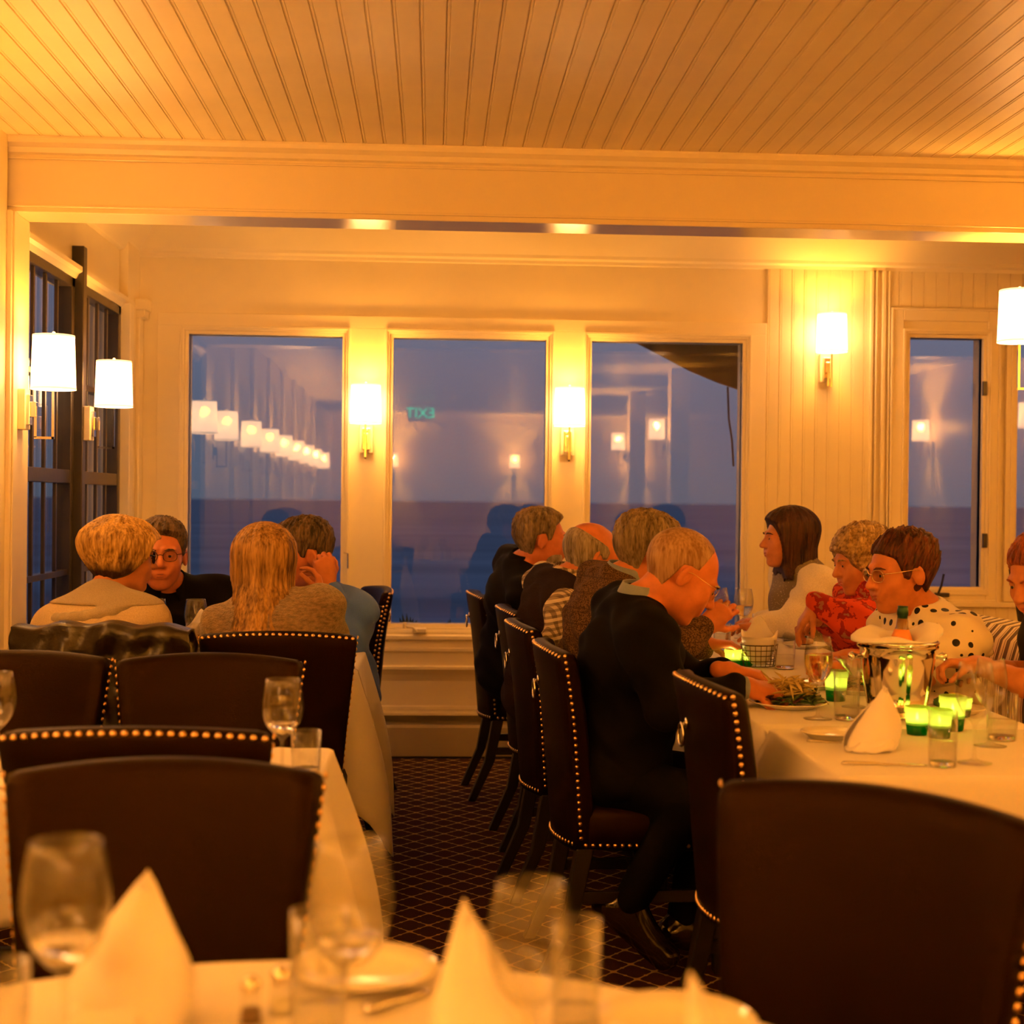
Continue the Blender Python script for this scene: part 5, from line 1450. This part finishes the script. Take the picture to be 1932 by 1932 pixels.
        if tp.get('extra'): tp['extra'](G, dict(N=Nk, H=Hp, up=up, rt=rt, fw=fw, SH=SH, TL=TL))
        V, Fc = G.mesh(); np_obj(nm, V, Fc, m_, body, org)
    if collar:
        cm_, ch_, op = collar; bm = bmesh.new(); R = []
        nn = 28
        for r0, z0, in ((.062, .050 * ch_), (.070, .030 * ch_), (.078, .000), (.070, -.012), (.064, .0), (.057, .048 * ch_)):
            lp = []
            for j in range(nn + 1):
                a = op + (2 * PI - 2 * op) * j / nn
                v = Nk + rt * math.sin(a) * r0 + fw * (math.cos(a) * r0 * 1.12 + .022) + up * (z0 + .010 - .030 * max(0, math.cos(a)))
                lp.append(bm.verts.new(Vector(v.tolist()) - Vector(org)))
            R.append(lp)
        for i in range(len(R)):
            A, B = R[i], R[(i + 1) % len(R)]
            for j in range(nn): bm.faces.new((A[j], A[j + 1], B[j + 1], B[j]))
        bm.faces.new([r_[0] for r_ in R]); bm.faces.new([r_[-1] for r_ in R][::-1])
        build('collar', bm, cm_, body, True)
    # ---- trousers / skirt and shoes
    tm = trous_m or BLACKT
    hl = Hp - fw * 0; kn = {}
    fwh = nz(np.array((math.sin(ya), math.cos(ya), 0), np.float32)); rth = np.array((math.cos(ya), -math.sin(ya), 0), np.float32)
    if legs is None:
        legs = []
        for s in (1, -1):
            k_ = Hp + fwh * .42 + rth * s * .10; k_[2] = .51; a_ = k_ + fwh * .02; a_[2] = .09
            legs.append((k_, a_, a_ + fwh * .16 - np.array((0, 0, .06), np.float32)))
    P = [Hp] + [A3(q) for L_ in legs for q in L_]
    G = Field(np.min(P, 0) - .17, np.max(P, 0) + .17, .0085)
    G.ell(Hp, (.165 * girth, .13 * girth, .10), RB, .05)
    for s, (k_, a_, t_) in zip((1, -1), legs):
        k_, a_ = A3(k_), A3(a_); G.cone(Hp + rth * s * .08 - np.array((0, 0, .01), np.float32), k_, .085, .066, .04); G.cone(k_, a_, .064, .048, .03)
    V, Fc = G.mesh(); np_obj('trousers', V, Fc, tm, body, org)
    for s, (k_, a_, t_) in zip((1, -1), legs):
        a_, t_ = A3(a_), A3(t_); f_ = nz(t_ - a_); G = Field(np.minimum(a_, t_) - .12, np.maximum(a_, t_) + .12, .005)
        dn = nz(a_ - A3(k_)); dn = nz(dn - f_ * float(np.dot(dn, f_)))
        heel = a_ - f_ * .02 + dn * .055
        G.cone(heel, t_, .040, .036, .02); G.cone(a_, a_ + (t_ - a_) * .7 + dn * .02, .042, .034, .03)
        G.cone(heel + dn * .022 - f_ * .01, t_ + dn * .014, .030, .034, .006)
        V, Fc = G.mesh(); np_obj('shoe', V, Fc, SHOE, body, org)
    return body, dict(N=Nk, H=Hp, up=up, rt=rt, fw=fw, SH=SH, HM=HM, hp=hp, org=org, lo=lo, hi=hi)

BLACKT = mat('black_wool', (.0016, .0012, .0016), .85, spec=.12)
SHOE = mat('black_shoe_leather', (.012, .008, .006), .16, coat=.4)
NAVY = mat('navy_black_cotton', (.003, .0022, .0035), .85, spec=.15)
def cloth_mat(name, col, rough=.9, noise=.12, scale=240, bump=.3, sheen=.25): return mat(name, col, rough, noise=noise, nscale=scale, bump=bump, bscale=scale * 2, sheen=sheen)
GREYJ = cloth_mat('heather_grey_jersey', (.34, .28, .20)); BEIGEJ = cloth_mat('beige_jersey', (.52, .40, .25))
BROWNK = mat('brown_mohair', (.20, .13, .075), .95, noise=.5, nscale=60, bump=.8, bscale=180, sheen=.5, stretch=(1, 1, 2.2))
BLUEJ = cloth_mat('blue_sweater', (.075, .17, .85), .9, .06, sheen=.1)
VEST = mat('dark_knit_vest', (.022, .011, .011), .95, spec=.15, noise=.2, nscale=200, bump=.7, bscale=260)
TEXSET = {}
def pattern_mat(name, fn, rough=.9):
    m = bpy.data.materials.new(name); m.use_nodes = True; N, L, b = nodes_of(m)
    t = N.new('ShaderNodeTexCoord'); s = N.new('ShaderNodeSeparateXYZ'); L.new(t.outputs['Object'], s.inputs[0])
    def M(op, a, c=None, d=None):
        n = N.new('ShaderNodeMath'); n.operation = op
        for i, q in enumerate((a, c, d)):
            if q is None: continue
            if isinstance(q, (int, float)): n.inputs[i].default_value = q
            else: L.new(q, n.inputs[i])
        return n.outputs[0]
    def mix(f, a, c):
        n = N.new('ShaderNodeMix'); n.data_type = 'RGBA'; L.new(f, n.inputs[0])
        for i, q in ((6, a), (7, c)):
            if isinstance(q, tuple): n.inputs[i].default_value = (*q, 1)
            else: L.new(q, n.inputs[i])
        return n.outputs[2]
    L.new(fn(N, L, t, s, M, mix), b.inputs['Base Color']); b.inputs['Roughness'].default_value = rough; b.inputs['Specular IOR Level'].default_value = .2
    return m
def f_plaid(N, L, t, s, M, mix):
    u = M('ADD', s.outputs[0], M('MULTIPLY', s.outputs[1], .8)); v = M('SUBTRACT', s.outputs[2], M('MULTIPLY', s.outputs[0], .25))
    st = lambda x, f, w_: M('GREATER_THAN', M('SINE', M('MULTIPLY', x, f)), w_)
    a = mix(M('MULTIPLY', st(u, 300, .1), .7), (.62, .52, .38), (.10, .07, .06)); b_ = mix(M('MULTIPLY', st(v, 300, .1), .6), a, (.07, .05, .05))
    return mix(M('MULTIPLY', st(v, 100, .85), .8), b_, (.75, .65, .5))
PLAID = pattern_mat('plaid_shirt_cotton', f_plaid)
def f_tweed(N, L, t, s, M, mix):
    n = N.new('ShaderNodeTexNoise'); n.inputs['Scale'].default_value = 210; n.inputs['Detail'].default_value = 2; L.new(t.outputs['Object'], n.inputs['Vector'])
    b_ = mix(M('GREATER_THAN', n.outputs[0], .50), (.135, .075, .036), (.040, .020, .012))
    u = M('ADD', s.outputs[0], s.outputs[1]); g = M('GREATER_THAN', M('SINE', M('MULTIPLY', u, 130)), .93); g2 = M('GREATER_THAN', M('SINE', M('MULTIPLY', s.outputs[2], 130)), .93)
    return mix(M('MULTIPLY', M('MAXIMUM', g, g2), .45), b_, (.03, .014, .010))
TWEED = pattern_mat('brown_checked_tweed', f_tweed)
def f_dots(N, L, t, s, M, mix):
    v = N.new('ShaderNodeTexVoronoi'); v.inputs['Scale'].default_value = 25; v.inputs['Randomness'].default_value = .45; L.new(t.outputs['Object'], v.inputs['Vector'])
    return mix(M('LESS_THAN', v.outputs['Distance'], .30), (.80, .72, .58), (.012, .010, .012))
DOTS = pattern_mat('polka_dot_silk', f_dots, .55)
def f_shawl(N, L, t, s, M, mix):
    n = N.new('ShaderNodeTexNoise'); n.inputs['Scale'].default_value = 26; n.inputs['Detail'].default_value = 5; L.new(t.outputs['Object'], n.inputs['Vector'])
    a = mix(M('GREATER_THAN', n.outputs[0], .52), (.62, .07, .025), (.30, .022, .018)); return mix(M('MULTIPLY', M('GREATER_THAN', n.outputs[0], .62), .6), a, (.35, .22, .12))
SHAWL = pattern_mat('red_paisley_wool', f_shawl)
def f_seq(N, L, t, s, M, mix):
    v = N.new('ShaderNodeTexVoronoi'); v.inputs['Scale'].default_value = 120; L.new(t.outputs['Object'], v.inputs['Vector'])
    return mix(M('LESS_THAN', v.outputs['Distance'], .16), (.20, .16, .10), (.9, .8, .6))
SEQ = pattern_mat('sequinned_grey_knit', f_seq, .6)
WHITEK = cloth_mat('ivory_cardigan', (.80, .72, .58)); SHIRTB = cloth_mat('pale_blue_shirt', (.18, .23, .34), .8, .05); REDH = mat('dark_knit', (.02, .015, .015), .9)
GREYHAIR = ((.16, .12, .09), (.42, .35, .27)); SILVER = ((.26, .22, .18), (.55, .48, .40))
def W(px, py, Y): return U(px, py, Y)
random.seed(11)
def hipat(px, Y, z=.56): p = U(px, 1200, Y); return (p.x, p.y, z)
# --- window table, left
def hood(G, q):
    N_, up, rt, fw = q['N'], q['up'], q['rt'], q['fw']
    for i in range(12):
        a0 = -PI * .55 + PI * 1.1 * i / 12; a1 = -PI * .55 + PI * 1.1 * (i + 1) / 12
        f = lambda a: N_ - fw * math.cos(a) * .115 + rt * math.sin(a) * .145 - up * (.03 + .075 * math.cos(a)) 
        G.cone(f(a0), f(a1), .020, .020, .012)
person('person with short blonde hair and black glasses in a grey hooded top, seen from behind', W(227, 1053, 4.72), 1.00, 62, 4, 0,
       W(192, 1132, 4.66), hipat(186, 4.45), 8, shdrop=(.045, .02), sw=.152, female=True, hair='bob', hcol=((.34, .17, .035), (.95, .60, .18)), glasses=(BLACKP, .021, .0026, .8),
       arms=[dict(s=1, e=W(296, 1225, 4.72), w=W(285, 1200, 4.98), d=(-.4, .9, .1), n=(0, 0, -1), t=-1), dict(s=-1, e=W(75, 1235, 4.68), w=W(165, 1195, 4.92), d=(.5, .8, 0), n=(0, 0, -1))],
       tops=[dict(m=BEIGEJ, inf=.014, name='hooded_top', fold=0), dict(m=GREYJ, fold=0, inf=.024, name='hood', sleeve=0, hem=.40, extra=hood)], skinc=(0.688, 0.312, 0.145))
person('person with brown hair and wire glasses in a black polo facing the camera', W(305, 1050, 5.42), 1.10, 172, 2, 0,
       W(322, 1108, 5.52), hipat(345, 5.72), 176, sw=.20, girth=1.15, hair='short', hcol=((.045, .028, .016), (.22, .14, .08)), glasses=(DARKW, .0205, .0011, .85),
       arms=[dict(s=1, e=W(235, 1190, 5.40), w=W(262, 1212, 5.15), d=(.5, -.6, 0), n=(0, 0, -1)), dict(s=-1, e=W(412, 1195, 5.40), w=W(385, 1212, 5.14), d=(-.6, -.6, 0), n=(0, 0, -1), t=-1)],
       tops=[dict(m=NAVY, inf=.014, name='polo_shirt')], collar=(NAVY, 1.0, .5), skinc=(0.725, 0.281, 0.128), brow=((.10, .06, .03), (.2, .12, .07)))
person('person with long highlighted hair in a brown mohair sweater, seen from behind', W(494, 1074, 4.58), 1.02, -28, 6, 3,
       W(512, 1138, 4.56), hipat(518, 4.47), 2, sw=.152, female=True, hair='long', hcol=((.20, .095, .025), (.62, .36, .11)),
       arms=[dict(s=1, e=W(615, 1200, 4.62), w=W(610, 1135, 4.86), d=(-.2, .3, .8), n=(-.8, 0, 0)), dict(s=-1, e=W(410, 1215, 4.66), w=W(440, 1196, 4.95), d=(.4, .8, 0), n=(0, 0, -1))],
       tops=[dict(m=BROWNK, inf=.022, name='mohair_sweater', fold=1.4)], shdrop=(-.015, .03))
_, D = person('person in a blue sweater and wristwatch resting a fist against the ear', W(570, 1048, 5.32), 1.07, 243, 8, -4,
       W(602, 1118, 5.36), hipat(632, 5.50), 222, sw=.195, girth=1.12, hair='short', hcol=((.025, .016, .010), (.20, .13, .08)),
       arms=[dict(s=-1, e=W(655, 1222, 5.20), w=W(617, 1102, 5.17), d=(-.12, .0, 1), n=(-.35, .9, 0), curl=1.2, thumb=.9, t=-1, spread=.02), dict(s=1, e=W(560, 1212, 5.22), w=W(540, 1216, 5.10), d=(-.6, -.4, 0), n=(0, 0, -1))],
       tops=[dict(m=BLUEJ, inf=.016, name='blue_sweater', sleeve=.97, fold=1.3)], collar=(BLUEJ, .8, .3), skinc=(0.670, 0.265, 0.122), shdrop=(0, -.01))
body = bpy.data.objects['person.003']; org = Vector(D['org'])
wp = W(617, 1102, 5.17); ep = W(655, 1222, 5.20); ax_ = (ep - wp).normalized(); T_ = Matrix.Translation(wp + ax_ * .014 - org) @ ax_.to_track_quat('Z', 'Y').to_matrix().to_4x4()
bm = bmesh.new(); lathe(bm, [(.029, -.009), (.031, -.009), (.031, .009), (.029, .009)], 24, T_, True); wt = build('wristwatch', bm, CHROME, body, True)
c_ = (Vector((0, 0, 1)).cross(ax_)).normalized(); fr = Vector((-.1, -1, 0)); fr = (fr - ax_ * fr.dot(ax_)).normalized()
bm = bmesh.new(); lathe(bm, [(0, .0), (.017, .0), (.017, .006), (.0145, .007), (0, .007)], 20, Matrix.Translation(wp + ax_ * .014 + fr * .029 - org) @ fr.to_track_quat('Z', 'Y').to_matrix().to_4x4()); build('watch_case', bm, GOLDW, wt, True)

# --- aisle side of the party table
GRN = ((.13, .09, .06), (.36, .28, .19))
person('person with short grey hair and goatee in a black polo, nearest the windows', W(1020, 1020, 6.02), 1.05, 86, 2, 0,
       W(982, 1068, 6.05), hipat(962, 6.20), 84, sw=.20, girth=1.08, hair='short', hcol=GRN, beard=SILVER, skinc=(0.688, 0.250, 0.116),
       arms=[dict(s=1, e=W(1035, 1200, 5.84), w=W(1120, 1195, 5.86), d=(1, .2, 0), n=(0, 0, -1), t=-1), dict(s=-1, e=W(1040, 1185, 6.24), w=W(1120, 1180, 6.15), d=(1, 0, 0), n=(0, 0, -1))],
       tops=[dict(m=NAVY, inf=.016, name='black_polo')], collar=(NAVY, 1.1, .5))
person('person with a bald crown and grey beard in a dark vest over a plaid shirt', W(1116, 1052, 5.22), 1.03, 76, 20, 0,
       W(1066, 1100, 5.22), hipat(1030, 5.30), 82, sw=.20, girth=1.15, hair='fringe', hcol=SILVER, beard=SILVER, skinc=(0.688, 0.257, 0.116),
       arms=[dict(s=1, e=W(1040, 1250, 4.98), w=W(1150, 1240, 5.02), d=(1, .2, 0), n=(0, 0, -1), t=-1), dict(s=-1, e=W(1110, 1200, 5.42), w=W(1190, 1210, 5.35), d=(1, 0, 0), n=(0, 0, -1))],
       lean_sh=-.03, tops=[dict(m=PLAID, inf=.006, sr=.012, name='plaid_shirt'), dict(m=VEST, inf=.020, name='knitted_vest', sleeve=0, shw=-.035)], collar=(PLAID, 1.15, .4))
_, D3 = person('person with neat grey hair and glasses in a brown tweed jacket, raising a glass', W(1222, 1044, 4.66), 1.05, 80, 10, 0,
       W(1166, 1100, 4.66), hipat(1098, 4.74), 82, sw=.20, girth=1.10, hair='short', hcol=GRN, glasses=(DARKW, .020, .0011, .9), skinc=(0.688, 0.265, 0.122),
       arms=[dict(s=1, e=W(1232, 1262, 4.44), w=W(1328, 1182, 4.56), d=(.75, .1, .62), n=(.0, .9, -.3), curl=.62, thumb=.6, t=-1), dict(s=-1, e=W(1240, 1240, 4.84), w=W(1330, 1215, 4.80), d=(1, 0, 0), n=(0, 0, -1))],
       tops=[dict(m=TWEED, inf=.018, name='tweed_jacket', fold=1.2)], collar=(SHIRTB, 1.1, .35))
gp = W(1366, 1140, 4.60)
tg = empty('tumbler', (gp.x, gp.y, gp.z - .055), 0, 'raised tumbler of iced water in the hand of the person in tweed', 'glass')
lathe_obj('glass_body', [(0, .0), (.029, .0), (.031, .002), (.035, .105), (.0335, .105), (.0295, .012), (0, .012)], GLASS, tg, 32)
lathe_obj('water', [(0, .0125), (.0288, .0125), (.0325, .08), (0, .08)], WATER, tg, 32); tg.rotation_euler = (0, -.25, 0)
# balding man in the black jacket, nearest
fx = W(1212, 1700, 3.98)
k1 = W(1300, 1560, 3.86); a1 = W(1190, 1690, 3.92)
k2 = W(1330, 1560, 4.12); a2 = W(1290, 1740, 4.05)
person('balding person in a black jacket and gold glasses bending over a salad', W(1283, 1086, 3.98), 1.06, 86, 34, 0,
       W(1200, 1146, 4.00), hipat(1158, 4.06, .53), 86, sw=.20, girth=1.06, hair='crop', hcol=((.40, .20, .10), (.56, .36, .22)), glasses=(GOLDW, .019, .0010, .9), skinc=(0.688, 0.257, 0.110), brow=SILVER,
       arms=[dict(s=1, e=W(1262, 1332, 3.78), w=W(1408, 1296, 3.80), d=(1, .25, -.12), n=(0, .3, -1), curl=.85, thumb=.7, t=-1), dict(s=-1, e=W(1300, 1290, 4.22), w=W(1375, 1266, 4.06), d=(1, -.1, -.1), n=(0, 0, -1), curl=.6, thumb=.6)],
       tops=[dict(m=BLACKT, inf=.020, name='suit_jacket', sleeve=.94, fold=1.0), dict(m=SHIRTB, inf=.004, sr=-.002, name='shirt', sleeve=1.01, fold=0)], collar=(SHIRTB, 1.2, .4),
       legs=[((k1.x, k1.y, .50), (a1.x, a1.y, .20), (a1.x + .10, a1.y - .02, .055)), ((k2.x + .02, k2.y, .50), (a2.x, a2.y, .12), (a2.x + .15, a2.y, .05))])
# --- banquette side
def vestf(G, q):
    G.ell(q['N'] - q['up'] * .26 + q['fw'] * .075, (.12, .085, .20), np.stack([q['rt'], q['fw'], q['up']], 1), .03)
person('dark-haired person in an ivory cardigan and sequinned grey vest near the windows', W(1488, 1020, 5.80), .99, 266, 0, 0,
       W(1512, 1072, 5.80), hipat(1540, 5.85, .58), 262, sw=.17, female=True, hair='shoulder', hcol=((.030, .007, .003), (.085, .024, .010)), skinc=(0.725, 0.328, 0.162), lips=True,
       arms=[dict(s=-1, e=W(1500, 1172, 5.62), w=W(1432, 1182, 5.66), d=(-1, .1, 0), n=(0, 0, -1)), dict(s=1, e=W(1495, 1165, 5.98), w=W(1440, 1172, 5.90), d=(-1, -.2, 0), n=(0, 0, -1), t=-1)],
       tops=[dict(m=WHITEK, inf=.010, sr=.010, name='ivory_cardigan'), dict(m=SEQ, inf=.020, name='sequinned_vest', sleeve=0, fold=.5, shw=-.075)])
person('person with curly blonde hair in a red patterned shawl lifting one hand', W(1626, 1060, 5.02), .97, 260, 14, 0,
       W(1658, 1118, 5.02), hipat(1692, 5.08, .58), 256, sw=.175, female=True, girth=1.05, hair='curly', hcol=((.28, .16, .06), (.72, .50, .22)), skinc=(0.707, 0.328, 0.157), lips=True,
       arms=[dict(s=-1, e=W(1610, 1172, 4.78), w=W(1538, 1142, 4.82), d=(-.55, .1, -.75), n=(.6, .0, -.7), curl=.35, thumb=.3, t=1), dict(s=1, e=W(1600, 1200, 5.05), w=W(1560, 1172, 4.98), d=(-1, -.1, -.1), n=(0, 0, -1), curl=.8, t=-1, thumb=.6)],
       tops=[dict(m=SHAWL, inf=.022, name='red_shawl', fold=1.8)], collar=(SHAWL, 1.6, .2))
fk = knife((0, 0), (1, 1), 'fork held above the plate by the person in the red shawl', cat='fork', name='fork') if False else None
def ruff(G, q):
    N_, up, rt, fw, SH = q['N'], q['up'], q['rt'], q['fw'], q['SH']
    for s in (1, -1):
        for i in range(9):
            a = -1.2 + 2.4 * i / 8; p = SH[s] + rt * s * .03 - up * (.02 + .02 * math.cos(i * 2.2)) + fw * math.sin(a) * .075 + rt * s * math.cos(a) * .03
            G.cone(SH[s] * .4 + N_ * .6 + fw * math.sin(a) * .04, p, .012, .010, .014)
person('person with short dark red hair and earrings in a white polka dot blouse', W(1702, 1082, 4.28), 1.03, 256, 8, 0,
       W(1748, 1162, 4.28), hipat(1768, 4.32, .58), 252, sw=.155, female=True, girth=.98, hair='pixie', hcol=((.050, .009, .003), (.15, .032, .010)), glasses=(GOLDW, .021, .0014, .8), skinc=(0.688, 0.281, 0.116), lips=True,
       arms=[dict(s=-1, e=W(1722, 1296, 4.06), w=W(1612, 1256, 4.20), d=(-1, .2, 0), n=(0, 0, -1), curl=.5), dict(s=1, e=W(1700, 1262, 4.50), w=W(1600, 1240, 4.42), d=(-1, -.1, .0), n=(0, 0, -1), t=-1)],
       tops=[dict(m=DOTS, inf=.020, name='polka_dot_blouse', sleeve=.24, fold=1.6, extra=ruff)])
bd = bpy.data.objects[[o.name for o in bpy.data.objects if 'polka dot' in str(o.get('label', ''))][0]]
hpp = [o for o in bd.children if o.name.startswith('hair')]
person('person with red hair leaning in from the right edge of the photo', W(1968, 1090, 4.05), 1.02, 246, 22, 0,
       W(2048, 1172, 4.06), hipat(2105, 4.10, .58), 244, sw=.16, female=True, hair='pixie', hcol=((.22, .035, .008), (.55, .13, .03)), skinc=(0.707, 0.312, 0.139), lips=True,
       arms=[dict(s=-1, e=W(1935, 1290, 3.86), w=W(1842, 1254, 3.98), d=(-1, .1, .05), n=(0, -.2, -1), curl=.8, thumb=.6), dict(s=1, e=W(1960, 1270, 4.25), w=W(1885, 1262, 4.15), d=(-1, 0, 0), n=(0, 0, -1), t=-1)],
       tops=[dict(m=REDH, inf=.012, name='dark_top', sleeve=.3)])
